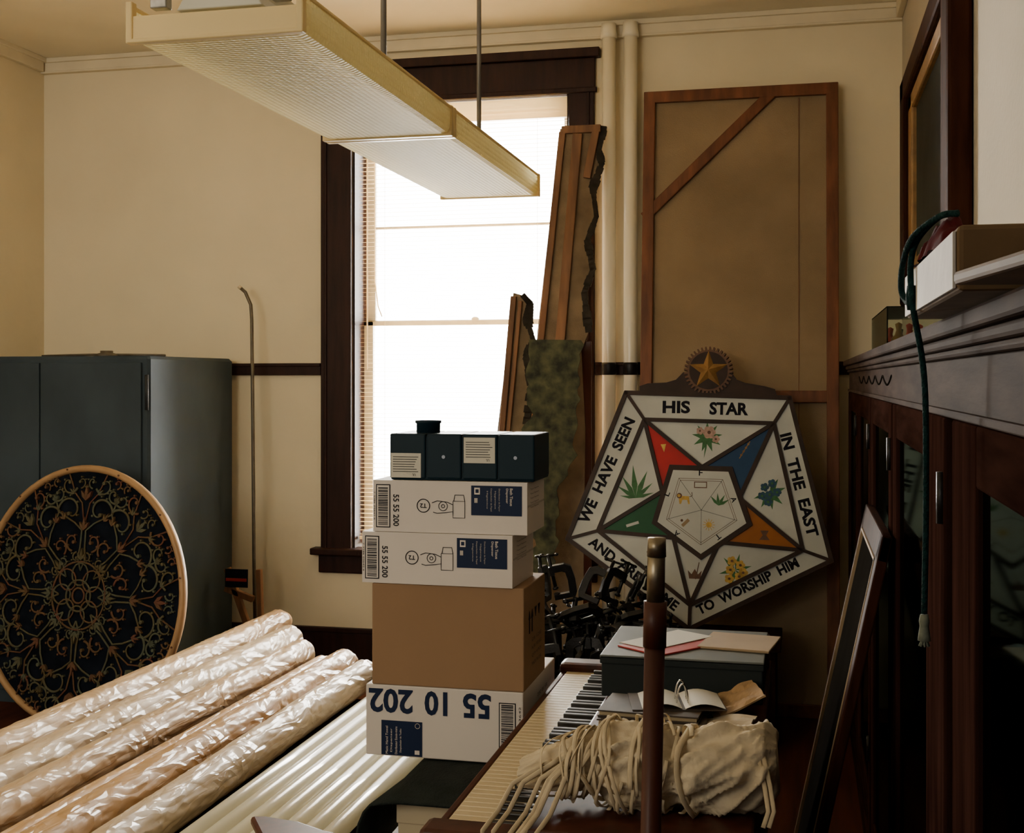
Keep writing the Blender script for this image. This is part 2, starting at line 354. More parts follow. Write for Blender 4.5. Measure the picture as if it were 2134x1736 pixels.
lampunit(2.40,3.545,'long fluorescent lamp with yellowed prismatic diffuser hung on rods',(3.5,))
lampunit(3.555,4.80,'fluorescent lamp with yellowed diffuser joined to a second lamp',(4.62,))
# ---------------------------------------------------------------- big canvas
cx0,cx1,H=-.734,.167,2.89
ang=math.atan2(.30,2.88)
Mc=Matrix.Translation((0,5.63,0))@Matrix.Rotation(-ang,4,'X')
cv=top('canvas_flat','tall brown canvas on a wooden stretcher leaning against the wall','canvas',(-.28,5.63,0))
b=B(); b.box((cx0+.005,.012,.005),(cx1-.005,.016,H-.005),m_canvas,Mc); b.box((-.012,.009,1.3),(-.009,.013,H-.06),m_str,Mc); b.done('canvas_cloth',cv)
b=B()
b.box((cx0,-.012,0),(cx0+.055,.012,H),m_str,Mc); b.box((cx1-.055,-.012,0),(cx1,.012,H),m_str,Mc)
b.box((cx0,-.013,H-.055),(cx1,.011,H),m_str,Mc); b.box((cx0,-.013,0),(cx1,.011,.06),m_str,Mc); b.box((cx0,-.011,1.40),(cx1,.010,1.455),m_str,Mc)
b.strip((-.15,H-.05),(cx0+.03,2.30),.05,-.011,.011,m_str,Mc,ext=.03)
b.done('stretcher_frame',cv,bev=.004)
# ---------------------------------------------------------------- scenery flats (image pixel offsets -> metres)
def flat(name,label,pts,strips,y,cloth,lean=.05,ragged=False):
    fx=lambda a:-1.129+a*.00232
    fz=lambda q:1.5+q*.00229
    M=Matrix.Translation((0,y,0))@Matrix.Rotation(-lean,4,'X')
    e=top(name,label,'scenery panel',(fx(-30),y,0))
    P=[(fx(a),fz(q)) for a,q in pts]
    F=P
    if ragged:
        F=[];n=len(P)
        for i in range(n):
            p=P[i];q=P[(i+1)%n]; L_=math.hypot(q[0]-p[0],q[1]-p[1]); k=max(1,int(L_/.022))
            for j in range(k):
                t=j/k; x=p[0]+(q[0]-p[0])*t; z=p[1]+(q[1]-p[1])*t
                if i!=0 and z>.02:
                    x+=.028*noise.noise(Vector((x*9,z*16,1)))+.014*noise.noise(Vector((x*30,z*48,5)))
                F.append((x,z))
    b=B(); b.prism(F,0,.008,cloth,M); b.done('panel_face',e)
    if strips:
        b=B()
        for (p,q,wd) in strips: b.strip((fx(p[0]),fz(p[1])),(fx(q[0]),fz(q[1])),wd*.0023,-.02,-.0005,m_flat,M)
        b.done('batten_frame',e,bev=.003)
        b=B()
        k=len(pts)//2+2
        for i in range(1,k):
            p,q=P[i],P[i+1]
            n=6
            for j in range(n):
                t0=j/n;t1=(j+1)/n
                a0=(p[0]+(q[0]-p[0])*t0,p[1]+(q[1]-p[1])*t0);a1=(p[0]+(q[0]-p[0])*t1,p[1]+(q[1]-p[1])*t1)
                wd=.018+.045*abs(noise.noise(Vector((a0[1]*14,y,0))))
                b.strip(a0,a1,wd,-.006,.010,m_torn,M,ext=.004)
        b.done('torn_edge',e)
    return e
flat('scenery_flat','tall narrow wooden scenery flat with ragged painted edge by the window',
 [(0,528),(90,528),(82,480),(88,450),(70,400),(78,340),(60,290),(72,230),(55,180),(65,100),(50,60),(60,-100),(60,-655),(-105,-655),(-40,120)],
 [((4,524),(86,524),16),((6,520),(-98,-640),14),((38,515),(-20,-300),20),((76,520),(58,420),16)],5.66,m_flatc,.07)
flat('scenery_flat','lower slanted wooden scenery flat with ragged edge by the window',
 [(-80,178),(-60,172),(-45,155),(-50,120),(-38,80),(-52,40),(-40,-20),(-50,-90),(-45,-655),(-150,-655),(-120,-200)],
 [((-78,170),(-140,-640),12),((-64,160),(-110,-400),8)],5.56,m_flatc,.05)
flat('painted_foliage_panel','ragged scenery panel painted with dark green foliage',
 [(-38,80),(67,78),(65,30),(62,-60),(54,-120),(50,-180),(30,-210),(24,-290),(22,-340),(5,-400),(-8,-430),(-4,-655),(-30,-655),(-22,-440),(-34,-380),(-24,-330),(-42,-260),(-36,-180),(-48,-110),(-34,-70),(-42,0)],
 None,5.48,m_foli,.04,True)
b=B(); b.box((-1.07,5.80,0),(-.97,5.82,1.68),m_redwood); b.done('dark_backing_board',loc=(-1.02,5.81,0),label='dark narrow board standing behind the painted foliage panel',cat='board',bev=.003)
# ---------------------------------------------------------------- steel cabinet
sc=top('storage_cabinet','large blue-grey enamelled steel cabinet with rounded back corner','cabinet',(-3.42,5.5,0))
b=B(); x0,x1,y0,y1=-3.975,-2.865,5.07,5.94
ol=[(x0,y0),(x1-.012,y0),(x1,y0+.012)]
for i in range(5):
    a=R(90*i/4); ol.append((x1-.05+.05*math.cos(a),y1-.05+.05*math.sin(a)))
ol.append((x0,y1)); n=len(ol)
lv=[(0,0),(1.59,0),(1.605,-.012)]
vs=[]
for z,ins in lv:
    for (x,y) in ol: vs.append((x+(ins if x>-3.42 else -ins),y+(ins if y>5.5 else -ins),z))
fs=[(k*n+i,k*n+(i+1)%n,(k+1)*n+(i+1)%n,(k+1)*n+i) for k in range(2) for i in range(n)]+[tuple(range(2*n,3*n)),tuple(range(n-1,-1,-1))]
b.raw(vs,fs,m_cabm,smooth=False); b.done('cabinet_body',sc)
for x0,x1 in ((-3.95,-3.418),(-3.412,-2.90)):
    b=B(); b.box((x0,5.055,.06),(x1,5.072,1.575),m_cabm); b.done('cabinet_door',sc,bev=.004)
for z in (.3,1.36):
    b=B(); b.cyl((-2.872,5.058,z),(-2.872,5.058,z+.16),.009,m_cabd,10); b.done('hinge',sc)
b=B(); M=Matrix.Translation((-3.25,5.35,1.606))
b.tube([(-.35,0,.006),(-.1,.03,.012),(.1,0,.01),(.32,-.02,.006)],.006,m_rod,8,M); b.lathe((0,0,0),[(.06,0),(.06,.012),(.03,.02),(.0301,.03)],m_rod,M=M)
b.done('metal_fitting',loc=(-3.25,5.35,1.605),label='flat rusty metal fitting lying on the steel cabinet',cat='metal fitting')
# ---------------------------------------------------------------- round ornament
Md=Matrix.Translation((-3.035,4.78,.565))@Matrix.Rotation(R(-10),4,'Z')@Matrix.Rotation(R(-7),4,'X')@Matrix.Scale(1.075,4)
dz=top('round_ornament_panel','round panel with scrollwork and tan wooden rim leaning on steel cabinet','ornament',(-3.03,4.72,.0))
b=B(); b.disc(0,0,.505,.0,.012,m_discb,Md,64); b.done('panel_board',dz)
b=B(); b.tube([(.510*math.cos(2*math.pi*i/72),0,.510*math.sin(2*math.pi*i/72)) for i in range(72)],.0145,m_discf,10,Md,closed=True,sy=1.3)
for i in range(12):
    a=2*math.pi*i/12+.2; b.disc(.512*math.cos(a),.512*math.sin(a),.004,-.022,-.012,m_brn,Md,8)
b.done('rim',dz)
b=B()
def scr(cx,cz,r0,a0,turn,k,sgn,m,th=.0050):
    pts=[]
    for i in range(26):
        t=i/25; a=a0+sgn*turn*t; r=r0*(1-t*.82)
        pts.append((cx+r*math.cos(a),-.008,cz+r*math.sin(a)))
    b.tube(pts,th,m,5,k,rf=lambda t:1.2-.6*t,sy=.8)
    e=pts[-1]; b.disc(e[0],e[2],th*1.6,-.014,0,m,k,8)
    for i in (5,11,17):
        p=pts[i]; a=a0+sgn*turn*i/25
        b.disc(p[0]+.009*math.cos(a),p[2]+.009*math.sin(a),th*1.,-.012,0,m,k,6)
def leaf(x,z,a,l,m,k):
    for da in (-.6,0,.6):
        c2,s2=math.cos(a+da),math.sin(a+da); ll=l*(1 if da==0 else .75)
        b.prism([(x,z),(x+ll*.5*c2-s2*l*.12,z+ll*.5*s2+c2*l*.12),(x+ll*c2,z+ll*s2),(x+ll*.5*c2+s2*l*.12,z+ll*.5*s2-c2*l*.12)],-.012,0,m,k)
for i in range(8):
    K=Md@Matrix.Rotation(2*math.pi*i/8,4,'Y')
    for s in (1,-1):
        scr(s*.075,.335,.066,math.pi/2*(1-s),5.2,K,s,m_scrt)
        scr(s*.092,.445,.046,math.pi/2+s*1.9,5.0,K,s,m_scro if i%2 else m_scrt,.0045)
        scr(s*.050,.215,.040,-math.pi/2,5.2,K,s,m_scro,.0045)
        scr(s*.142,.405,.034,-math.pi/2+s*.3,4.8,K,-s,m_scrt,.0042)
        scr(s*.03,.455,.026,-math.pi/2,4.6,K,-s,m_scrt,.0036)
        scr(s*.155,.452,.022,-math.pi/2,4.6,K,s,m_scro,.0036)
        scr(s*.026,.150,.022,math.pi/2,4.6,K,-s,m_scrt,.0036)
        b.tube([(0,-.006,.10),(s*.02,-.006,.15),(s*.012,-.006,.19),(s*.01,-.006,.26),(s*.05,-.006,.29),(s*.14,-.006,.33),(s*.155,-.006,.38)],.0042,m_scrt,5,K)
        b.tube([(s*.005,-.006,.30),(s*.02,-.006,.37),(s*.06,-.006,.41),(s*.10,-.006,.49)],.0036,m_scro,5,K)
        leaf(s*.1,.30,math.pi/2-s*.6,.040,m_scro,K)
        leaf(s*.155,.37,math.pi/2-s*.2,.034,m_scrt,K)
        leaf(s*.06,.405,math.pi/2-s*.9,.034,m_scrt,K)
    leaf(0,.26,math.pi/2,.055,m_scro,K); leaf(0,.38,math.pi/2,.065,m_scrt if i%2 else m_scro,K); leaf(0,.14,math.pi/2,.05,m_scrt,K)
    b.tube([(.04*math.cos(t)*1.0,-.006,.085+.045*math.sin(t)) for t in [2*math.pi*j/14 for j in range(14)]],.004,m_scro if i%2 else m_scrt,5,K,closed=True)
for rr,mm in ((.03,m_scro),(.062,m_scrt),(.135,m_scro)):
    b.tube([(rr*math.cos(2*math.pi*j/40),-.006,rr*math.sin(2*math.pi*j/40)) for j in range(40)],.0045,mm,5,Md,closed=True)
b.done('scrollwork',dz)
# ---------------------------------------------------------------- rod by the wall
e=top('curved_metal_rod','thin upright metal rod with a hooked tip against the wall','rod',(-2.70,5.80,0))
b=B(); b.tube([(-2.675,5.78,0),(-2.695,5.8,.6),(-2.715,5.83,1.3),(-2.735,5.86,1.80),(-2.745,5.87,1.88),(-2.775,5.87,1.945),(-2.795,5.86,1.965)],.009,m_rod,10); b.done('rod',e)
b=B(); b.tube([(-2.795,5.86,1.965),(-2.807,5.858,1.975)],.010,m_ivory,10); b.done('tip',e)
e=top('wooden_bracket','small wooden bracket with a printed tag leaning by baseboard','bracket',(-2.72,5.55,0))
b=B(); b.strip((-2.78,.56),(-2.60,.10),.03,5.66,5.69,m_flat); b.strip((-2.79,.46),(-2.64,.41),.03,5.66,5.69,m_flat); b.strip((-2.61,.56),(-2.59,0),.025,5.66,5.69,m_flat); b.done('bracket',e,bev=.003)
b=B(); b.box((-2.78,5.65,.47),(-2.66,5.656,.56),m_ink); b.box((-2.775,5.648,.50),(-2.665,5.65,.515),m_redp); b.done('tag',e)
# ---------------------------------------------------------------- low table, rolls, tubes
e=top('low_table','low dark wooden table carrying paper rolls','table',(-1.76,3.4,0))
b=B(); b.box((-2.41,2.15,.29),(-1.09,4.30,.325),m_mahog); b.done('table_top',e,bev=.004)
for x in (-2.36,-1.15):
    for y in (2.22,4.22):
        b=B(); b.box((x-.03,y-.03,0),(x+.03,y+.03,.29),m_mahogv); b.done('leg',e)
TZ=.3255
def roll(x0,x1,y0,y1,r,m,label,amp=.12,name='wrapped_paper_roll'):
    zc=TZ+r
    NY=260;NS=60; vs=[];fs=[]; sd=random.random()*50
    for i in range(NY+1):
        t=i/NY; y=y0+(y1-y0)*t; x=x0+(x1-x0)*t+.003*math.sin(t*7+sd)
        ends=min(1,.66+min(t,1-t)*60)
        for j in range(NS):
            a=2*math.pi*j/NS
            ca,sa=math.cos(a),math.sin(a)
            q1=noise.noise(Vector((ca*1.1+sd,y*3+a*.3,sa*1.1)))
            q2=.5-abs(noise.noise(Vector((ca*2.2+y*2,y*8+sd+sa*1.8,sa*2.2))))*2
            q3=.5-abs(noise.noise(Vector((ca*5+sd,y*19-sa*4,sa*5))))*2
            rr=r*(1+amp*(q1*.3+q2*.26+q3*.28))*ends
            vs.append((x+rr*ca,y,max(TZ,zc+rr*sa)))
    for i in range(NY):
        for j in range(NS): fs.append((i*NS+j,i*NS+(j+1)%NS,(i+1)*NS+(j+1)%NS,(i+1)*NS+j))
    fs+=[tuple(range(NS)),tuple(range(NY*NS+NS-1,NY*NS-1,-1))]
    e=top(name,label,'paper roll',((x0+x1)/2,(y0+y1)/2,TZ),'paper rolls on the low table')
    b=B(); b.raw(vs,fs,m,smooth=True)
    b.bm.normal_update(); bmesh.ops.recalc_face_normals(b.bm,faces=b.bm.faces)
    b.done('plastic_wrap',e)
    b=B(); b.cyl((x1,y1-.01,zc),(x1,y1+.03,zc),r*.66,m_kraft,20); b.done('roll_end',e)
roll(-2.345,-2.325,2.2,5.30,.060,m_pl1,'long kraft paper roll in crinkled cloudy plastic')
roll(-2.170,-2.135,2.2,4.97,.060,m_pl3,'kraft paper roll in pale cloudy plastic wrap')
roll(-2.015,-1.985,2.2,4.74,.057,m_pl1,'kraft paper roll in wrinkled plastic wrap')
roll(-1.888,-1.862,2.2,4.66,.036,m_pl2,'slim orange-brown paper roll',.06)
roll(-1.755,-1.740,2.2,4.58,.060,m_pl2,'kraft paper roll with glossy loose plastic wrap')
roll(-1.600,-1.608,2.2,4.45,.057,m_pl3,'kraft paper roll in glossy pale plastic')
for i in range(7):
    x=-1.490+i*.057
    e=top('fluorescent_tube_sleeve','long frosted pale white tube lying on the low table','tube',(x,3.3,TZ),'frosted tubes')
    b=B(); b.cyl((x,2.2,.3520),(x,4.25-.05*i,.3520),.0255,m_tube,24); b.done('tube',e)
    b=B(); b.cyl((x,4.25-.05*i,.3520),(x,4.27-.05*i,.3520),.0258,m_lampw,20); b.done('end_cap',e)
# ---------------------------------------------------------------- carton under stack, mat, stool
b=B(); b.box((-.886,2.66,0),(-.65,3.28,.560),m_cream); b.box((-.888,2.655,.50),(-.648,3.285,.560),m_cream)
b.done('carton',loc=(-.77,2.97,0),label='tall cream carton beneath a black rubber mat',cat='box',bev=.003)
b=B(); vs=[];fs=[]
prof=[(-.635,.5685),(-.75,.5685),(-.86,.5685),(-.89,.566),(-.912,.558),(-.928,.540),(-.940,.512),(-.948,.470),(-.955,.42)]
for yy in (2.60,2.8,3.0,3.3):
    for k,(x,z) in enumerate(prof): vs.append((x-(.02 if yy<2.7 and k>3 else 0),yy,z))
n=len(prof)
for i in range(3):
    for k in range(n-1): fs.append((i*n+k,(i+1)*n+k,(i+1)*n+k+1,i*n+k+1))
b.raw(vs,fs,m_mat,smooth=True)
ob=b.done('rubber_mat',loc=(-.8,2.95,.56),label='black ribbed rubber mat draped over the cream carton',cat='mat')
md=ob.modifiers.new('solid','SOLIDIFY'); md.thickness=.006
e=top('wooden_stool','brown wooden seat with a curved pointed edge','stool',(-1.05,2.5,0))
b=B()
out=[(-1.285,2.745),(-1.25,2.755),(-1.16,2.74),(-1.08,2.70),(-1.01,2.68),(-.97,2.64),(-.97,2.36),(-1.05,2.32),(-1.13,2.42),(-1.20,2.62)]
M=Matrix(((1,0,0,0),(0,0,1,0),(0,1,0,0),(0,0,0,1)))
b.prism(out,.43,.455,m_redwood,M); b.bm.normal_update(); bmesh.ops.recalc_face_normals(b.bm,faces=b.bm.faces); b.done('seat',e,bev=.008)
for x,y in ((-1.04,2.62),(-.99,2.61),(-.99,2.40),(-1.035,2.41)):
    b=B(); b.cyl((x,y,0),(x,y,.43),.012,m_redwood,12); b.done('leg',e)
# ---------------------------------------------------------------- stacked boxes
def barcode(e,x0,x1,z0,z1,y,M=None):
    b=B()
    b.box((x0,y,z0),(x1,y+.0004,z1),m_ink,M); b.box((x0+.0025,y-.0004,z0+.0025),(x1-.0025,y,z1-.0025),m_white,M)
    z=z0+.006
    while z<z1-.006:
        h=random.choice((.0012,.002,.003)); b.box((x0+.006,y-.0008,z),(x1-.006,y-.0004,min(z+h,z1-.004)),m_ink,M); z+=h+random.choice((.0012,.002))
    b.done('barcode',e)
def tissuebox(x0,x1,y0,y1,z0,z1,rot,label):
    cx,cy=(x0+x1)/2,(y0+y1)/2
    M=Matrix.Translation((cx,cy,z0))@Matrix.Rotation(R(rot),4,'Z')
    w=(x1-x0)/2;d=(y1-y0)/2;h=z1-z0
    e=top('dispenser_carton',label,'box',(cx,cy,z0),'stacked dispenser cartons')
    b=B(); b.box((-w,-d,0),(w,d,h),m_white,M)
    b.box((w,-d+.005,h*.52),(w+.001,d-.005,h*.56),m_whited,M)
    b.done('carton_body',e,bev=.003)
    y=-d-.0009
    barcode(e,-w+.008,-w+.045,.010,h-.010,y,M)
    b=B(); b.text('55 55 200',-w+.060,h*.42,.078,.015,y,m_ink,-90,M,.02)
    b.text('7 3286 03642 6',-w+.004,h*.5,.07,.004,y,m_ink,-90,M); b.done('printed_number',e)
    b=B()
    cxx=-w+.130;cz=h*.52
    b.tube([(cxx+.016*math.cos(2*math.pi*i/32),y,cz+.016*math.sin(2*math.pi*i/32)) for i in range(32)],.0011,m_ink,4,M,closed=True)
    b.text('T2',cxx,cz,.017,.011,y,m_ink,180,M,.02); b.done('printed_symbol',e)
    b=B()
    def ln(pts): b.tube([(-w+p[0],y,h*p[1]) for p in pts],.0009,m_ink,4,M)
    ln([(.155,.40),(.165,.38),(.19,.40),(.205,.42),(.205,.62),(.235,.62),(.235,.30),(.205,.30),(.205,.42)])
    ln([(.207,.62),(.210,.74),(.232,.74),(.235,.62)]); ln([(.152,.58),(.165,.62),(.19,.60),(.205,.55)])
    ccx=-w+.180;ccz=h*.52
    for rr in (.011,.004): b.tube([(ccx+rr*math.cos(2*math.pi*i/20),y,ccz+rr*math.sin(2*math.pi*i/20)) for i in range(20)],.0008,m_ink,4,M,closed=True)
    b.done('printed_drawing',e)
    b=B()
    x=w-.139; b.box((x,y,h*.36),(x+.126,y+.0006,h*.93),m_navy,M); yy=y-.0004
    b.text('Bath Tissue',x+.100,h*.72,.042,.007,yy,m_white,-90,M,.01); b.text('Dispenser',x+.089,h*.74,.036,.007,yy,m_white,-90,M,.01)
    for k,t in enumerate(('Distributeur de Papier','Hygienique','Despachador de Papel','Higienico')): b.text(t,x+.070-.010*k,h*.66,.055-.012*(k%2),.0045,yy,m_whited,-90,M)
    b.box((x+.008,yy,h*.76),(x+.022,yy+.0003,h*.89),m_white,M); b.box((x+.011,yy-.0003,h*.79),(x+.019,yy,h*.86),m_navy,M)
    b.box((x+.008,yy,h*.60),(x+.016,yy+.0003,h*.69),m_whited,M)
    b.done('navy_label',e)
    b=B(); M2=M@Matrix.Translation((w,0,0))@Matrix.Rotation(R(90),4,'Z')
    for k in range(5): b.text('Tissue Dispenser',-.02,h*.85-k*.011,.10,.005,-.0012,m_ink,0,M2)
    b.done('side_print',e)
tissuebox(-1.030,-.640,2.90,3.10,1.1245,1.251,0,'white dispenser carton with navy label, under dark plastic dispenser')
tissuebox(-1.056,-.672,2.895,3.11,.9975,1.1235,-1.2,'white dispenser carton with navy label, on a brown carton')
e=top('brown_carton','plain brown cardboard carton in the middle of the stack','box',(-.84,3.02,.747))
b=B(); b.box((-1.033,2.90,.747),(-.648,3.15,.9965),m_card); b.done('carton_body',e,bev=.003)
M2=Matrix.Translation((-.648,3.02,.747))@Matrix.Rotation(R(90),4,'Z')
b=B()
for k in (-.06,-.03): b.prism([(k-.004,.13),(k+.004,.13),(k+.004,.165),(k+.010,.165),(k,.185),(k-.010,.165),(k-.004,.165)],-.0012,-.0004,m_ink,M2)
b.prism([(.0,.185),(.022,.185),(.011,.160)],-.0012,-.0004,m_ink,M2); b.prism([(.04,.185),(.062,.185),(.051,.160)],-.0012,-.0004,m_ink,M2)
b.done('printed_arrows',e)
b=B()
for k,t in enumerate(('G.W. 11.2 KG','N.W. 9.8 KG','QTY 4 PCS','MADE IN USA')): b.text(t,.02,.11-k*.02,.11,.009,-.0012,m_ink,0,M2)
b.done('side_print',e)
e=top('large_white_carton','white carton with upside-down number printed in navy, bottom of stack','box',(-.85,3.1,.572))
b=B(); b.box((-1.049,2.90,.572),(-.650,3.29,.7465),m_white); b.done('carton_body',e,bev=.003)
y=2.8992
for t_,xc,wd in (('55',-.765,.070),('10',-.868,.058),('202',-.984,.114)):
    b=B(); b.text(t_,xc,.708,wd,.060,y,m_navy,180,None,.03); b.done('printed_number',e)
b=B(); b.text('7 3286 03642',-.658,.662,.10,.005,y,m_ink,90); b.done('side_number',e)
barcode(e,-.710,-.668,.605,.72,y)
b=B()
b.box((-1.008,y,.575),(-.903,y+.0006,.660),m_navy)
for k,t in enumerate(('Matic Hand Towel','Dispenser','Distributeur Essuie-mains','Despachador de Toallas')): b.text(t,-.998+k*.012+.004,.612,.068-.01*(k%2),.006,y-.0004,m_white,90)
b.tube([(-.915+.006*math.cos(i*.4),y-.0004,.65+.006*math.sin(i*.4)) for i in range(16)],.0006,m_white,4,closed=True)
b.box((-.922,y-.0004,.580),(-.910,y,.590),m_white)
b.done('navy_label',e)
M2=Matrix.Translation((-.650,3.1,.572))@Matrix.Rotation(R(90),4,'Z')
b=B()
for k in range(4):b.text('55 10 202' if k==0 else 'Dispenser',.02,.13-k*.02,.12,.009,-.0012,m_ink,180,M2)
b.done('side_print',e)
e=top('plastic_dispenser','dark teal plastic dispenser lying upside down on white cartons','dispenser',(-.80,3.0,1.252))
b=B()
xs=[-.990,-.895,-.804,-.714,-.622]
for i in range(4): b.box((xs[i]+.0015,2.905,1.256),(xs[i+1]-.0015,3.085,1.366),m_teal)
b.box((-.988,2.91,1.252),(-.624,3.08,1.36),m_teal)
b.done('dispenser_body',e,bev=.004)
b=B(); b.lathe((-.915,2.99,1.360),[(.030,0),(.030,.028),(.033,.030),(.033,.036),(.0001,.037)],m_teal); b.done('cap',e)
y=2.9042
for (lx0,lx1,lz0,lz1) in ((-.985,-.908,1.258,1.318),(-.799,-.721,1.296,1.358)):
    b=B(); b.box((lx0,y,lz0),(lx1,y+.0006,lz1),m_lab)
    for k in range(7):
        b.box((lx0+.005,y-.0004,lz0+.014+k*.006),(lx1-.018+random.random()*.012,y,lz0+.0155+k*.006),m_ink)
    b.text('UL',lx1-.018,lz0+.007,.009,.006,y-.0004,m_ink,180)
    b.done('rating_label',e)
for x in (-.850,-.670):
    b=B(); b.disc(x,1.310,.0045,2.9025,2.906,m_chrome,None,12); b.done('screw',e)
# ---------------------------------------------------------------- clamps on small bench
e=top('small_bench','small dark wooden bench holding iron clamps','bench',(-.80,4.72,0))
b=B(); b.box((-1.12,4.40,.33),(-.50,5.0,.36),m_mahog); b.done('bench_top',e,bev=.003)
for x in (-1.08,-.54):
    for y in (4.44,4.96):
        b=B(); b.box((x-.02,y-.02,0),(x+.02,y+.02,.33),m_mahogv); b.done('leg',e)
cl=top('iron_clamp','black cast-iron clamp standing in a pile','clamp',(-1.02,4.46,.361),'pile of iron clamps')
b=B(); T=Matrix.Translation((-1.02,4.46,.361))
b.prism([(-.05,.0),(-.008,.0),(-.008,.018),(-.022,.028),(-.027,.10),(-.022,.145),(-.006,.155),(.036,.155),(.036,.140),(.062,.140),(.062,.190),(.046,.196),(-.025,.196),(-.060,.174),(-.068,.10),(-.064,.03)],-.013,.013,m_iron,T)
b.prism([(-.05,.0),(.064,.0),(.064,.030),(-.02,.030)],-.014,.014,m_iron,T)
b.lathe((.048,0,.030),[(.018,0),(.018,.006),(.006,.010)],m_iron,10,T)
b.done('clamp_frame',cl,bev=.002)
b=B(); b.cyl((.048,0,.07),(.048,0,.262),.010,m_iron,8,M=T); b.lathe((.048,0,.060),[(.016,0),(.018,.008),(.010,.016)],m_iron,10,T); b.cyl((.004,0,.252),(.094,.0,.259),.0065,m_iron,8,M=T)
for x in (.004,.094): b.lathe((x,0,.245 if x<.05 else .250),[(.005,0),(.012,.004),(.012,.012),(.005,.016)],m_iron,8,T)
b.done('screw',cl)
random.seed(21)
for iy in range(4):
    for ix in range(7):
        if iy==0 and ix==0: continue
        x=-1.05+ix*.082+random.uniform(-.008,.008); y=4.46+iy*.140+random.uniform(-.015,.015)
        c=copy_thing(cl,(x,y,.372),(R(random.uniform(-18,18)),R(random.uniform(-22,22)),R(random.uniform(0,360))))
        s=random.uniform(.70,.95)*(1.2 if iy>1 and ix<6 else 1.); c.scale=(s,s,s)
for k in range(7):
    c=copy_thing(cl,(-1.02+.072*k,4.60,.585),(R(random.uniform(60,120)),R(random.uniform(-60,60)),R(random.uniform(0,360))))
    c.scale=(.8,.8,.8)
for k in range(6):
    c=copy_thing(cl,(-.98+.080*k,4.80,.62+random.uniform(0,.02)),(R(random.uniform(-30,30)),R(random.uniform(-30,30)),R(random.uniform(0,360))))
    c.scale=(.72,.72,.72)
random.seed(9)
# ---------------------------------------------------------------- star sign
b=B(); b.box((-.72,5.12,0),(-.10,5.50,.395),m_mahogv); b.box((-.74,5.10,.395),(-.08,5.52,.418),m_mahog)
b.done('low_chest',loc=(-.41,5.31,0),label='low dark wooden chest supporting the star sign',cat='chest',bev=.004)
Ms=Matrix.Translation((-.438,5.36,.412))@Matrix.Rotation(R(-9),4,'X')@Matrix.Translation((0,0,.565))
k_=.002105
def S(u,v): return ((u-1455)*k_,(1050-v)*k_)  # u, v are image pixels, scaled to metres around the sign centre
sg=top('star_emblem_sign','pentagonal sign with coloured glass star and painted motto, leaning','sign',(-.438,5.36,.42))
O=[S(1300,825),S(1640,835),S(1722,1165),S(1440,1312),S(1183,1137)]
I=[S(1340,882),S(1608,888),S(1666,1146),S(1441,1264),S(1247,1118)]
b=B(); b.prism(O,.0,.05,m_signb,Ms); b.done('sign_case',sg,bev=.004)
for i in range(5):
    j=(i+1)%5; b=B(); b.prism([O[i],O[j],I[j],I[i]],-.003,-.0002,m_signw,Ms); b.done('border_panel',sg)
b=B(); b.prism(I,-.0025,-.0002,m_signw,Ms); b.done('milk_glass_panel',sg)
def isec(p,q,r,s):
    x1,y1=p;x2,y2=q;x3,y3=r;x4,y4=s
    D=(x1-x2)*(y3-y4)-(y1-y2)*(x3-x4); a=x1*y2-y1*x2; c=x3*y4-y3*x4
    return ((a*(x3-x4)-(x1-x2)*c)/D,(a*(y3-y4)-(y1-y2)*c)/D)
q=[]
for i in range(5): q.append(isec(I[i],I[(i+2)%5],I[(i+1)%5],I[(i+4)%5]))
cols=[m_red,m_blue,m_orng,m_signw,m_green]
for i in range(5):
    b=B(); b.prism([I[i],q[i],S(1460,1070),q[i-1]],-.0045,-.0025,cols[i],Ms); b.done('star_point',sg,label=('red','blue','amber','white','green')[i]+' glass star point')
b=B()
for i in range(5):
    b.strip(O[i],O[(i+1)%5],.019,-.014,-.0001,m_signb,Ms,ext=.006)
    b.strip(I[i],I[(i+1)%5],.017,-.012,-.0001,m_signb,Ms,ext=.004)
    b.strip(O[i],I[i],.014,-.011,-.0001,m_signb,Ms)
    b.strip(I[i],q[i],.017,-.013,-.0001,m_signb,Ms); b.strip(I[i],q[i-1],.017,-.013,-.0001,m_signb,Ms)
Pn=[S(1395,977),S(1524,979),S(1566,1098),S(1462,1172),S(1360,1100)]
b.prism(Pn,-.0135,-.003,m_signb,Ms)
b.done('glazing_bars',sg)
cc=S(1462,1070)
sh=lambda p,f:(cc[0]+(p[0]-cc[0])*f,cc[1]+(p[1]-cc[1])*f)
b=B(); b.prism([sh(p,.88) for p in Pn],-.0145,-.0134,m_signw,Ms); b.done('centre_pentagon',sg)
yy=-.0150
b=B()
def ring(P,wd,m,y):
    for i in range(len(P)): b.strip(P[i],P[(i+1)%len(P)],wd,y,y+.0006,m,Ms)
ring([sh(p,.70) for p in Pn],.0018,m_brn,yy); ring([sh(p,.655) for p in Pn],.0018,m_brn,yy)
for p in Pn: b.strip(cc,sh(p,.70),.0015,yy,yy+.0006,m_ink,Ms)
b.done('ruled_lines',sg)
def T_(t,u,v,w_,h_,a=0,m=m_ink,y=yy,bold=.02):
    b=B(); c=S(u,v); b.text(t,c[0],c[1],w_*k_,h_*k_,y,m,a,Ms,bold); b.done('lettering',sg)
T_('F',1460,993,8,12);T_('A',1528,1047,11,11,-68);T_('T',1497,1124,10,11,-140);T_('A',1412,1120,11,11,140);T_('L',1391,1038,9,11,70)
yl=-.0036
T_('HIS',1407,855,58,27,0,y=yl,bold=.04);T_('STAR',1516,858,80,27,-1,y=yl,bold=.04)
T_('WE  HAVE  SEEN',1262,991,242,25,66.5,y=yl,bold=.04)
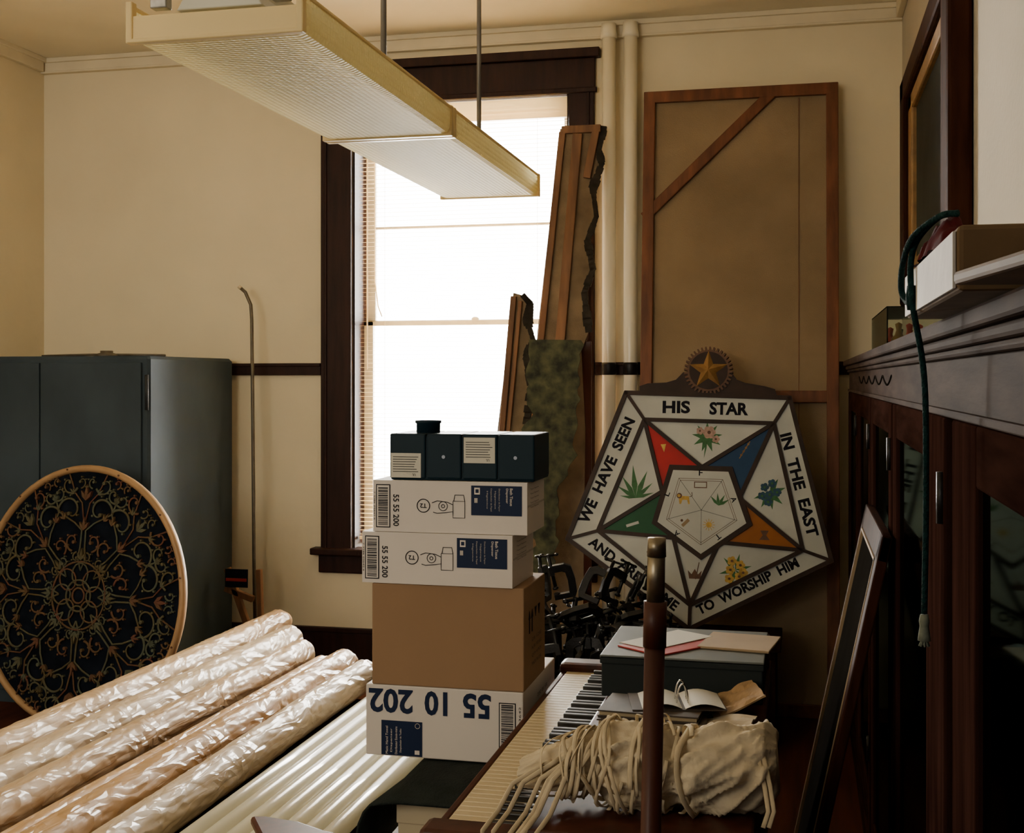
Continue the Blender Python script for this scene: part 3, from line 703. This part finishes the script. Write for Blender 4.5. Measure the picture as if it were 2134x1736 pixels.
T_('IN  THE  EAST',1659,1013,216,24,-75,y=yl,bold=.04)
T_('AND  ARE  COME',1323,1204,226,22,-35.7,y=yl,bold=.04)
T_('TO  WORSHIP  HIM',1556,1222,226,21,27.8,y=yl,bold=.04)
def pet(u,v,r,n,m,m2=None,y=-.0034):
    c=S(u,v); r*=.85
    for i in range(n):
        a=2*math.pi*i/n; b.disc(c[0]+r*.6*k_*math.cos(a),c[1]+r*.6*k_*math.sin(a),r*.48*k_,y-.0004*(i%2),y+.0006,m,Ms,10)
    b.disc(c[0],c[1],r*.3*k_,y-.001,y,m2 or m_brn,Ms,8)
def lf(u,v,a,l,m=m_leaf,wd=.17,y=-.0031):
    c=S(u,v);a=R(a);ca,sa=math.cos(a),math.sin(a);L=l*k_
    b.prism([c,(c[0]+L*.4*ca-sa*L*wd,c[1]+L*.4*sa+ca*L*wd),(c[0]+L*ca,c[1]+L*sa),(c[0]+L*.4*ca+sa*L*wd,c[1]+L*.4*sa-ca*L*wd)],y,y+.0005,m,Ms)
b=B()
for a in range(0,360,40): lf(1472,918,a+10,32)
lf(1472,925,-100,38,m_leaf,.05); pet(1476,908,15,6,m_pink); pet(1457,905,9,5,m_pink); pet(1490,922,9,5,m_pink); b.done('painted_rose',sg)
b=B()
for a,l in ((60,62),(88,70),(115,55),(35,48),(140,48),(10,40),(165,34)): lf(1325,1048,a+8,l,m_leaf,.09)
b.done('painted_fern',sg); b=B()
for a in (200,240,280,320,20,60): lf(1600,1032,a,34,m_leaf)
for (u,v) in ((1590,1020),(1605,1012),(1600,1035),(1615,1030),(1585,1038),(1597,1050)): pet(u,v,10,5,m_bluef,m_leaf)
b.done('painted_blue_flowers',sg); b=B()
for a in range(0,360,60): lf(1532,1190,a+15,34,m_leaf,.13)
for (u,v) in ((1525,1172),(1542,1180),(1522,1190),(1540,1203),(1520,1208),(1548,1195)): pet(u,v,11,5,m_yel,m_brn)
b.done('painted_yellow_flowers',sg); b=B()
c=S(1450,1203)
b.prism([(c[0]-.024,c[1]-.016),(c[0]+.024,c[1]-.016),(c[0]+.030,c[1]+.02),(c[0]+.014,c[1]+.003),(c[0],c[1]+.026),(c[0]-.014,c[1]+.003),(c[0]-.030,c[1]+.02)],-.0052,-.0044,m_brn,Ms)
b.strip((c[0]+.004,c[1]-.018),(c[0]+.018,c[1]+.055),.0035,-.006,-.005,m_brn,Ms); b.done('painted_crown',sg)
b=B(); c=S(1382,942); b.prism([(c[0]-.014,c[1]+.016),(c[0]+.010,c[1]+.018),(c[0]+.002,c[1]-.018)],-.0055,-.0044,m_yel,Ms); b.done('painted_shield',sg)
b=B(); c=S(1548,945); b.strip((c[0]-.02,c[1]-.035),(c[0]+.025,c[1]+.04),.004,-.0055,-.0044,m_gold,Ms)
for i in range(4): b.disc(c[0]-.012+i*.01,c[1]-.02+i*.016,.005,-.0055,-.0044,m_gold,Ms,8)
b.done('painted_wheat',sg)
b=B(); c=S(1320,1103); b.strip((c[0]-.028,c[1]-.008),(c[0]+.026,c[1]+.010),.012,-.0055,-.0044,m_signw,Ms); b.done('painted_scroll',sg)
b=B(); c=S(1590,1118); b.prism([(c[0]-.022,c[1]-.020),(c[0]+.022,c[1]-.020),(c[0]+.007,c[1]),(c[0]+.018,c[1]+.020),(c[0]-.018,c[1]+.020),(c[0]-.007,c[1])],-.0055,-.0044,m_brn,Ms); b.done('painted_cup',sg)
y6=-.0152
b=B(); c=S(1460,1018); b.box((c[0]-.028,y6,c[1]-.014),(c[0]+.028,y6+.0005,c[1]+.014),m_brn,Ms); b.box((c[0]-.024,y6-.0006,c[1]-.010),(c[0]+.024,y6,c[1]+.010),m_signw,Ms); b.done('painted_book',sg)
b=B(); c=S(1478,1100)
for i in range(12): a=2*math.pi*i/12; b.strip(c,(c[0]+.026*math.cos(a),c[1]+.026*math.sin(a)),.0025,y6,y6+.0004,m_yel,Ms)
b.disc(c[0],c[1],.012,y6-.0006,y6+.0003,m_yel,Ms,16); b.done('painted_sun',sg)
b=B()
for a in (30,60,95,130): lf(1497,1060,a,26,m_leaf,.12,y6)
b.done('painted_lily',sg)
b=B(); c=S(1430,1097); b.strip((c[0]-.014,c[1]-.014),(c[0]+.014,c[1]+.014),.014,y6,y6+.0005,m_tanf,Ms); b.disc(c[0]-.016,c[1]+.01,.006,y6-.0004,y6,m_brn,Ms,10); b.done('painted_lamb',sg)
b=B(); c=S(1427,1047)
b.prism([(c[0]-.026,c[1]+.012),(c[0]+.02,c[1]+.010),(c[0]+.024,c[1]-.024),(c[0]+.017,c[1]-.024),(c[0]+.012,c[1]-.006),(c[0]-.008,c[1]-.006),(c[0]-.014,c[1]-.024),(c[0]-.021,c[1]-.024)],y6,y6+.0005,m_yel,Ms)
b.disc(c[0]-.022,c[1]+.012,.012,y6-.0005,y6+.0003,m_brn,Ms,12); b.disc(c[0]-.024,c[1]+.012,.007,y6-.001,y6,m_yel,Ms,10)
b.tube([(c[0]+.022,y6,c[1]+.008),(c[0]+.034,y6,c[1]+.012),(c[0]+.032,y6,c[1]+.028)],.0013,m_brn,4,Ms)
b.done('painted_lion',sg)
b=B()
cr=[(1328,828),(1328,810),(1345,804),(1385,802),(1405,796),(1420,780),(1520,780),(1532,796),(1550,803),(1590,810),(1610,816),(1616,836)]
b.prism([S(*p) for p in cr],.004,.03,m_signb,Ms)
c=S(1473,777); g=[]
for i in range(36):
    for da,r in ((0,44),(.35,44),(.5,51),(.85,51)):
        a=2*math.pi*(i+da)/36; g.append((c[0]+r*k_*math.cos(a),c[1]+r*k_*math.sin(a)))
b.prism(g,-.004,.03,m_brn,Ms); b.disc(c[0],c[1],40*k_,-.006,.0,m_signb,Ms,40); b.done('crest',sg,label='toothed wooden crest')
b=B(); vs=[(c[0],-.028,c[1])]
for i in range(10):
    a=R(90+36*i); r=(42 if i%2==0 else 17)*k_; vs.append((c[0]+r*math.cos(a),-.007,c[1]+r*math.sin(a)))
b.raw(vs,[(0,1+(i+1)%10,1+i) for i in range(10)],m_gold,Ms); b.done('gold_star',sg)
# ---------------------------------------------------------------- piano
PR=-.085
pn=top('upright_piano','small red-brown piano with exposed yellowed keyboard, cluttered top','piano',(-.32,2.66,0))
b=B(); b.box((-.44,2.0,0),(PR,3.32,.735),m_redwood); b.box((-.445,1.985,.735),(PR+.01,3.33,.76),m_redwood); b.box((PR-.02,3.22,.76),(PR+.005,3.33,.83),m_redwood); b.done('piano_case',pn,bev=.005)
b=B(); b.box((-.62,2.0,.60),(-.44,3.32,.690),m_redwood); b.box((-.628,2.0,.62),(-.612,3.32,.716),m_redwood); b.done('keybed',pn,bev=.004)
for y0,y1 in ((1.99,2.065),(3.25,3.325)):
    b=B(); b.box((-.63,y0,.60),(-.44,y1,.742),m_redwood); b.done('cheek_block',pn,bev=.012)
for y in (2.04,3.28):
    b=B(); b.lathe((-.585,y,0),[(.022,0),(.03,.03),(.02,.08),(.026,.3),(.034,.5),(.026,.58),(.03,.60)],m_redwood,20); b.done('leg',pn)
wk=None; bk=None; N=50; pitch=1.185/N
for i in range(N):
    y=2.066+i*pitch
    if wk is None:
        b=B(); b.box((-.609,y+.0006,.695),(-.442,y+pitch-.0006,.720),m_ivory); wk=b.done('white_key',pn,bev=.0015)
    else:
        o=wk.copy(); o.parent=pn; o.location=(0,i*pitch,0); COL.objects.link(o)
for i in range(1,N):
    if i%7 in (2,6): continue
    if bk is None:
        y=2.066+i*pitch; i0=i
        b=B(); b.box((-.532,y-.0065,.718),(-.445,y+.0065,.732),m_ebony); bk=b.done('black_key',pn,bev=.002)
    else:
        o=bk.copy(); o.parent=pn; o.location=(0,(i-i0)*pitch,0); COL.objects.link(o)
e=top('document_box','long dark grey-green box lying on the piano','box',(-.27,3.02,.76))
b=B(); b.box((-.454,2.86,.761),(-.085,3.20,.850),m_greybox); b.done('box_body',e,bev=.003)
b=B(); b.box((-.457,2.855,.850),(-.082,3.205,.858),m_greytop); b.box((-.457,2.855,.838),(-.082,2.859,.856),m_greybox); b.done('lid',e,bev=.002)
def sheet(name,label,cat,cx,cy,z,w_,d_,t,rot,m,tilt=0):
    M=Matrix.Translation((cx,cy,z))@Matrix.Rotation(R(rot),4,'Z')@Matrix.Rotation(R(tilt),4,'Y')
    b=B(); b.box((-w_/2,-d_/2,0),(w_/2,d_/2,t),m,M); return b.done(name,loc=(cx,cy,z),label=label,cat=cat,bev=t*.3)
sheet('red_folder','red folder lying on the grey box','folder',-.30,3.00,.8585,.14,.24,.004,-38,m_redp)
sheet('paper_sheet','sheet of off-white paper on a red folder','paper',-.32,3.03,.863,.11,.22,.002,-34,m_lab)
sheet('tan_folder','tan folder overhanging the grey box','folder',-.145,3.05,.8585,.17,.18,.006,-8,m_tanf)
def book(cx,cy,z,w_,d_,t,rot,m,label):
    M=Matrix.Translation((cx,cy,z))@Matrix.Rotation(R(rot),4,'Z')
    e=top('old_book',label,'book',(cx,cy,z),'old books on the piano')
    b=B(); b.box((-w_/2,-d_/2,0),(w_/2,d_/2,.003),m,M); b.box((-w_/2,-d_/2,t-.003),(w_/2,d_/2,t),m,M); b.box((-w_/2,d_/2-.003,0),(w_/2,d_/2,t),m,M); b.done('cover',e,bev=.001)
    b=B(); b.box((-w_/2+.004,-d_/2+.004,.003),(w_/2-.004,d_/2-.003,t-.003),m_pages,M); b.done('pages',e)
book(-.31,2.67,.761,.23,.16,.022,3,m_book,'worn dark book with browned pages')
book(-.31,2.67,.7835,.215,.15,.014,-4,m_book,'thin worn book lying on another book')
e=top('ring_binder','open ring binder with white pages and chrome rings','binder',(-.25,2.70,.798))
M=Matrix.Translation((-.255,2.70,.7985))@Matrix.Rotation(R(12),4,'Z')
b=B(); b.box((-.11,-.07,0),(.09,.07,.002),m_book,M); b.done('cover',e)
for s in (-1,1):
    b=B(); vs=[];n=8
    for i in range(n+1):
        t=i/n; x=s*(.003+.085*t); z=.003+.012*math.sin(math.pi*t)*(1-t*.3)
        vs+=[(x,-.066,z),(x,.066,z)]
    b.raw(vs,[(2*i,2*i+1,2*i+3,2*i+2) for i in range(n)],m_lab,M,True)
    b.done('pages',e)
for y in (-.035,.0):
    b=B(); b.tube([(.0+.012*math.cos(R(a)),y,.008+.040*math.sin(R(a))) for a in range(0,181,12)],.0018,m_chrome,8,M)
    b.done('binder_ring',e,label='chrome ring')
for (cx,cy,w_,rot,tl,m,lab) in ((-.145,2.76,.11,14,8,m_news,'crumpled tan newspaper lying on the piano'),(-.155,2.60,.11,-8,4,m_paper,'folded yellowed paper on the piano')):
    M=Matrix.Translation((cx,cy,.763))@Matrix.Rotation(R(rot),4,'Z')
    b=B(); vs=[];n=14
    for i in range(n+1):
        for j in range(n+1):
            x=-w_/2+w_*i/n; y=-.07+.14*j/n
            vs.append((x,y,.006+.05*(i/n)*(1 if tl>5 else .35)+.016*abs(noise.noise(Vector((x*22,y*22,cx*50)))) ))
    b.raw(vs,[(i*(n+1)+j,(i+1)*(n+1)+j,(i+1)*(n+1)+j+1,i*(n+1)+j+1) for i in range(n) for j in range(n)],m,M)
    ob=b.done('crumpled_paper',loc=(cx,cy,.762),label=lab,cat='paper'); md=ob.modifiers.new('s','SOLIDIFY'); md.thickness=.004
b=B(); b.cyl((-.44,2.50,.768),(-.20,2.47,.768),.006,m_redwood,12); b.done('wooden_stick',loc=(-.32,2.48,.762),label='short brown wooden stick beside the books',cat='stick')
# cloth bundle
e=top('cloth_bundle','bundle of unbleached cotton cloth tied with fabric strips on piano','cloth bundle',(-.27,2.14,.76))
def bc(t): return Vector((-.475+.435*t,2.10+.08*t,.815+.030*t+.012*math.sin(t*6)))
def br(t): return (.022+.048*min(1,t*2.6))*(1 if t<.95 else max(.55,1-(t-.95)*7))*(1-.20*math.exp(-((t-.30)/.05)**2)-.22*math.exp(-((t-.62)/.04)**2))
b=B(); NY=170;NS=84;vs=[];fs=[]
for i in range(NY+1):
    t=i/NY;c=bc(t);r=br(t)
    for j in range(NS):
        a=2*math.pi*j/NS
        n1=noise.noise(Vector((math.cos(a)*1.6,t*5,math.sin(a)*1.6)))*.24
        n2=(.5-abs(noise.noise(Vector((math.cos(a+t*3)*2.6,t*5,math.sin(a+t*3)*2.6)))))*.46
        n3=abs(noise.noise(Vector((math.cos(a+t*2)*6,t*11,math.sin(a+t*2)*6))))*.16
        rr=r*(.87+n1+n2-n3)
        vs.append((c.x+.014*noise.noise(Vector((a,t*5,3))),c.y+rr*math.cos(a)*1.15,max(.7615,c.z+rr*math.sin(a))))
for i in range(NY):
    for j in range(NS): fs.append((i*NS+j,i*NS+(j+1)%NS,(i+1)*NS+(j+1)%NS,(i+1)*NS+j))
fs+=[tuple(range(NS)),tuple(range(NY*NS+NS-1,NY*NS-1,-1))]
b.raw(vs,fs,m_cloth,None,True); bmesh.ops.recalc_face_normals(b.bm,faces=b.bm.faces); b.done('cloth',e)
def wrap(t0,t1,turns,off,ph,th):
    pts=[];n=int(26*turns)+8
    for i in range(n):
        q_=i/(n-1); t=min(.97,max(.03,t0+(t1-t0)*q_+.012*math.sin(q_*9+ph))); c=bc(t); a=ph+turns*2*math.pi*q_
        r=(br(t)*1.08+off)*(1+.14*noise.noise(Vector((a*1.3,ph*3,t*8))))+.003
        pts.append((c.x+.010*math.sin(a*2+ph),c.y+r*1.12*math.cos(a),max(.764,c.z+r*math.sin(a))))
    b.tube(pts,th,m_cottoncord,8,sy=.32)
for i in range(32):
    b=B()
    t=random.choice((random.gauss(.30,.05),random.gauss(.30,.05),random.gauss(.60,.04),random.uniform(.1,.5)))
    wrap(t,t+random.uniform(-.16,.16),random.uniform(.5,1.1),random.uniform(0,.006),random.uniform(0,6.28),random.uniform(.0028,.0050))
    b.done('fabric_strip',e)
for i in range(7):
    b=B()
    t=random.uniform(.0,.14);c=bc(t);dx=random.uniform(-.03,.01)
    P=[(c.x+.06,c.y-.03,c.z+.035),(c.x+dx+.02,c.y-.06,c.z+.0),(c.x+dx,2.02,.775),(c.x+dx-.016,1.978,.755),(c.x+dx-.03+random.uniform(-.03,.03),1.970-random.random()*.008,.71),(c.x+dx-.03+random.uniform(-.04,.04),1.966-random.random()*.008,.66+random.uniform(-.04,.04))]
    Q=[]
    for k in range(5):
        for q_ in range(5): Q.append(tuple(Vector(P[k]).lerp(Vector(P[k+1]),q_/5)))
    b.tube(Q,.0042,m_cottoncord,8,sy=.35)
    b.done('fabric_strip',e)
for i in range(2):
    b=B()
    t=.93+.02*i;c=bc(t)
    b.tube([(c.x,c.y-.06,c.z+.03),(c.x+.012,c.y-.09,c.z-.01),(c.x+.018,c.y-.10,.79),(c.x+.01,c.y-.115,.768)],.004,m_cottoncord,8,sy=.35)
    b.done('fabric_strip',e)
# ---------------------------------------------------------------- pole
e=top('wooden_pole','dark red wooden pole with brass ferrule on a round base','pole',(-.235,1.85,0))
b=B(); b.lathe((-.235,1.85,0),[(.09,0),(.09,.02),(.03,.035),(.022,.08)],m_redwood); b.done('base',e)
b=B(); b.cyl((-.235,1.85,.03),(-.212,1.85,1.165),.0155,m_redwood,24); b.cyl((-.2135,1.85,1.10),(-.212,1.85,1.168),.0175,m_redwood,24); b.done('shaft',e)
b=B(); b.cyl((-.212,1.85,1.165),(-.2105,1.85,1.25),.0135,m_brass,24); b.cyl((-.2105,1.85,1.235),(-.210,1.85,1.263),.0145,m_brass,24,r2=.0135); b.done('ferrule',e,label='dull brass ferrule')
# ---------------------------------------------------------------- bookcase
bc_=top('glass_front_bookcase','long dark mahogany bookcase with glass doors and carved frieze','bookcase',(.33,3.05,0))
Y0,Y1=.45,5.62
b=B(); b.box((.43,Y0,0),(.453,Y1,1.55),m_plain); b.box((.21,Y0,0),(.453,Y0+.03,1.55),m_mahogv); b.box((.21,Y1-.03,0),(.453,Y1,1.55),m_mahogv)
b.box((.20,Y0,0),(.453,Y1,.12),m_mahog); b.box((.22,Y0,1.42),(.453,Y1,1.55),m_mahog)
for y in (1.83,2.93,3.83,4.73): b.box((.222,y-.015,.1),(.43,y+.015,1.45),m_mahogv)
for z in (.5,.82,1.12): b.box((.26,Y0,z),(.43,Y1,z+.018),m_plain)
for z in (.12,.518,.838,1.138): b.box((.36,Y0+.04,z+.001),(.428,Y1-.04,z+.22),m_books)
b.done('bookcase_body',bc_)
b=B(); b.box((.180,Y0-.02,1.556),(.453,Y1+.02,1.580),m_corn); b.box((.190,Y0-.01,1.540),(.453,Y1+.01,1.556),m_corn); b.box((.196,Y0-.01,1.528),(.453,Y1+.01,1.540),m_corn); b.done('cornice',bc_,bev=.005)
b=B(); b.box((.205,Y0,1.455),(.225,Y1,1.528),m_corn); b.box((.199,Y0,1.446),(.225,Y1,1.457),m_corn)
b.done('frieze',bc_,bev=.002)
for y in (3.0,3.33,3.66,3.99,4.32):
    b=B(); b.tube([(.2045,y+.31*i/10,1.508-.022*math.sin(math.pi*i/10)) for i in range(11)],.0028,m_plain,6)
    b.done('carved_swag',bc_)
doors=[(.52,1.78),(1.88,2.90),(2.96,3.80),(3.86,4.70),(4.76,5.58)]
for (y0,y1) in doors:
    s0=.26 if y0==1.88 else .09
    s1=.23 if y0<1 else .09
    d=bpy.data.objects.new('door',None); d.parent=bc_; COL.objects.link(d)
    d.location=Vector((.21,(y0+y1)/2,.12))-bc_.location
    def part(b,name):
        bmesh.ops.transform(b.bm,matrix=Matrix.Translation(-(d.location+bc_.location)),verts=b.bm.verts)
        me=bpy.data.meshes.new(name); b.bm.to_mesh(me); b.bm.free()
        for m in b.mats: me.materials.append(m)
        o=bpy.data.objects.new(name,me); COL.objects.link(o); o.parent=d
        if name=='door_frame':
            md=o.modifiers.new('b','BEVEL'); md.width=.004; md.segments=2; md.limit_method='ANGLE'
    b=B(); b.box((.200,y0,.12),(.220,y0+s0,1.445),m_mahogv); b.box((.200,y1-s1,.12),(.220,y1,1.445),m_mahogv)
    b.box((.201,y0+s0,1.37),(.219,y1-s1,1.445),m_mahog); b.box((.201,y0+s0,.12),(.219,y1-s1,.22),m_mahog); part(b,'door_frame')
    b=B(); b.box((.209,y0+s0-.005,.215),(.212,y1-s1+.005,1.375),m_cglass); part(b,'door_glass')
    for z in (.35,1.29):
        b=B(); b.cyl((.198,y0+.015,z),(.198,y0+.015,z+.075),.007,m_iron,10); part(b,'hinge')
# ---------------------------------------------------------------- wall picture
e=top('framed_painting','large painting in mahogany and gilt frame on the wall','painting',(.45,4.26,1.79))
b=B(); x0=.385
y0,y1,z0,z1=3.55,5.2,1.79,2.685; f=.16
b.box((x0,y0,z0),(.454,y0+f,z1),m_frame);b.box((x0,y1-f,z0),(.454,y1,z1),m_frame);b.box((x0,y0,z0),(.454,y1,z0+f*.6),m_frame);b.box((x0,y0,z1-f*.6),(.454,y1,z1),m_frame); b.done('outer_frame',e,bev=.012)
b=B(); i=f;k=f*.6; x0=.405; g=.13
b.box((x0,y0+i,z0+k),(.45,y0+i+g,z1-k),m_gold);b.box((x0,y1-i-g,z0+k),(.45,y1-i,z1-k),m_gold);b.box((x0,y0+i,z0+k),(.45,y1-i,z0+k+.06),m_gold);b.box((x0,y0+i,z1-k-.06),(.45,y1-i,z1-k),m_gold); b.done('gilt_liner',e,bev=.008)
b=B(); b.box((.425,y0+i+g-.01,z0+.14),(.45,y1-i-g+.01,z1-.14),m_paint); b.done('picture',e)
# ---------------------------------------------------------------- leaning frame
e=top('leaning_frame','long dark framed panel leaning against the bookcase','frame',(-.04,3.15,0))
vz=Vector((.243,0,1.155)).normalized(); vy=Vector((0,1,0)); vn=vy.cross(vz)
Ml=Matrix(((vy.x,-vn.x,vz.x,-.060),(vy.y,-vn.y,vz.y,2.8),(vy.z,-vn.z,vz.z,.004),(0,0,0,1)))
b=B(); L_=1.18; W=.70
for a,c in (((0,-.012,0),(.06,.012,L_)),((W-.06,-.012,0),(W,.012,L_)),((0,-.012,0),(W,.012,.06)),((0,-.012,L_-.06),(W,.012,L_))): b.box(a,c,m_frame,Ml)
b.bm.normal_update(); bmesh.ops.recalc_face_normals(b.bm,faces=b.bm.faces); b.done('frame_moulding',e,bev=.004)
b=B()
for a,c in (((.06,-.008,.06),(.066,.014,L_-.06)),((W-.066,-.008,.06),(W-.06,.014,L_-.06)),((.06,-.008,L_-.066),(W-.06,.014,L_-.06))): b.box(a,c,m_tanf,Ml)
bmesh.ops.recalc_face_normals(b.bm,faces=b.bm.faces); b.done('inner_edge',e)
b=B(); b.box((.06,-.006,.06),(W-.06,.006,L_-.06),m_plain,Ml); bmesh.ops.recalc_face_normals(b.bm,faces=b.bm.faces); b.done('panel',e)
# ---------------------------------------------------------------- things on bookcase
e=top('shoe_box','worn cardboard box with one white side on the bookcase','box',(.24,1.48,1.58))
b=B(); b.box((.14,1.20,1.581),(.36,1.76,1.642),m_cardo); b.done('box_body',e,bev=.005)
b=B(); b.box((.1365,1.21,1.584),(.1395,1.75,1.637),m_wcloth); b.done('white_side',e,bev=.0005)
b=B(); vs=[];n=28
for i in range(n+1):
    for j in range(n+1):
        x=-1+2*i/n;y=-1+2*j/n;r=math.hypot(x,y)
        vs.append((x*.032*(1+.15*noise.noise(Vector((y*3,1,0))))+.172,y*.11+1.56,1.644+max(0,.046*(1-min(1,r)**2)+.012*noise.noise(Vector((x*4,y*4,3))))*(1 if r<1 else 0)))
b.raw(vs,[(i*(n+1)+j,(i+1)*(n+1)+j,(i+1)*(n+1)+j+1,i*(n+1)+j+1) for i in range(n) for j in range(n)],m_redc,smooth=True)
b.done('red_cloth',loc=(.172,1.56,1.644),label='dark red cloth bunched on the cardboard box',cat='cloth')
sheet('leather_portfolio','worn brown leather portfolio on the bookcase edge','portfolio',.29,.98,1.581,.28,.34,.012,8,m_leather)
e=top('rope','dark green braided rope hanging down the front of bookcase','rope',(.14,1.6,1.18))
def smooth(P,n=8):
    P=[Vector(p) for p in P]; o=[]
    for i in range(len(P)-1):
        p0=P[max(0,i-1)];p1=P[i];p2=P[i+1];p3=P[min(len(P)-1,i+2)]
        for k in range(n):
            t=k/n; o.append(tuple(.5*((2*p1)+(p2-p0)*t+(2*p0-5*p1+4*p2-p3)*t*t+(3*p1-p0-3*p2+p3)*t**3)))
    o.append(tuple(P[-1])); return o
b=B()
b.tube(smooth([(.175,1.50,1.690),(.158,1.52,1.690),(.132,1.57,1.672),(.124,1.62,1.645),(.125,1.66,1.615),(.131,1.64,1.597),(.133,1.60,1.605)]),.0040,m_rope,8)
b.tube(smooth([(.18,1.54,1.696),(.158,1.56,1.692),(.134,1.59,1.660),(.132,1.59,1.60),(.148,1.605,1.5),(.150,1.605,1.35),(.148,1.605,1.21)]),.0038,m_rope,8)
b.lathe((.133,1.597,1.60),[(.006,-.015),(.008,0),(.006,.015)],m_rope,12); b.done('rope_strand',e)
b=B(); b.lathe((.148,1.605,1.195),[(.008,-.018),(.007,-.01),(.0055,.0),(.0065,.006),(.005,.014)],m_fray,12)
for i in range(8):
    a=i*.785; b.tube([(.148,1.605,1.185),(.148+.006*math.cos(a),1.605+.006*math.sin(a),1.170)],.0012,m_fray,4)
b.done('frayed_end',e,label='pale frayed rope end')
e=top('display_case','small clear acrylic case with medals on the bookcase','display case',(.30,3.45,1.58))
b=B()
x0,x1,y0,y1,z0,z1=.20,.42,3.10,3.75,1.582,1.675
for a,c in (((x0,y0,z0),(x0+.003,y1,z1)),((x1-.003,y0,z0),(x1,y1,z1)),((x0,y0,z0),(x1,y0+.003,z1)),((x0,y1-.003,z0),(x1,y1,z1)),((x0,y0,z1-.003),(x1,y1,z1))): b.box(a,c,m_acry)
b.done('acrylic_cover',e)
b=B(); b.box((x0+.004,y0+.004,z0),(x1-.004,y1-.004,z0+.008),m_plain); b.done('base',e)
random.seed(3)
for i in range(9):
    x=.235+.03*(i%5);y=3.2+.06*i; z=1.591
    b=B(); b.lathe((x,y,z),[(.018,0),(.018,.01),(.010,.018),(.006,.03),(.009,.045),(.0001,.05)],random.choice((m_gold,m_brass,m_redp)),14)
    b.done('medal',loc=(x,y,z),label='small gilt medal inside the acrylic display case',cat='medal',group='medals in the display case')
# ---------------------------------------------------------------- lights
def area(name,loc,rot,sx,sy,power,col,spread=180):
    l=bpy.data.lights.new(name,'AREA'); l.shape='RECTANGLE'; l.size=sx; l.size_y=sy; l.energy=power; l.color=col; l.spread=R(spread)
    o=bpy.data.objects.new(name,l); o.location=loc; o.rotation_euler=rot; COL.objects.link(o); return o
area('sky_light',(-1.6,YB+.75,1.9),(R(-90),0,0),3.2,3.6,1800,(1,.96,.88))
area('room_light',(-2.6,-1.3,2.3),(R(86),0,R(14)),2.4,1.4,56,(1,.90,.72),130)
W=bpy.data.worlds.new('world'); SC.world=W; W.use_nodes=True
nt=W.node_tree; N=nt.nodes; L=nt.links; bg=N['Background']; bg.inputs[0].default_value=(1,.98,.95,1)
tc=N.new('ShaderNodeTexCoord'); sp=N.new('ShaderNodeSeparateXYZ'); mr=N.new('ShaderNodeMapRange')
mr.inputs['From Min'].default_value=.1; mr.inputs['From Max'].default_value=.6; mr.inputs['To Min'].default_value=.20; mr.inputs['To Max'].default_value=22
L.new(tc.outputs['Generated'],sp.inputs[0]); L.new(sp.outputs['Y'],mr.inputs['Value']); L.new(mr.outputs[0],bg.inputs[1])
# ---------------------------------------------------------------- camera
cam=bpy.data.cameras.new('camera'); co=bpy.data.objects.new('camera',cam); COL.objects.link(co)
co.location=(0,0,1.5); co.rotation_euler=(R(90),0,R(13.15))
cam.sensor_fit='HORIZONTAL'; cam.sensor_width=36; cam.lens=2580/2134*36; cam.shift_y=-.03655; cam.clip_start=.02
SC.camera=co
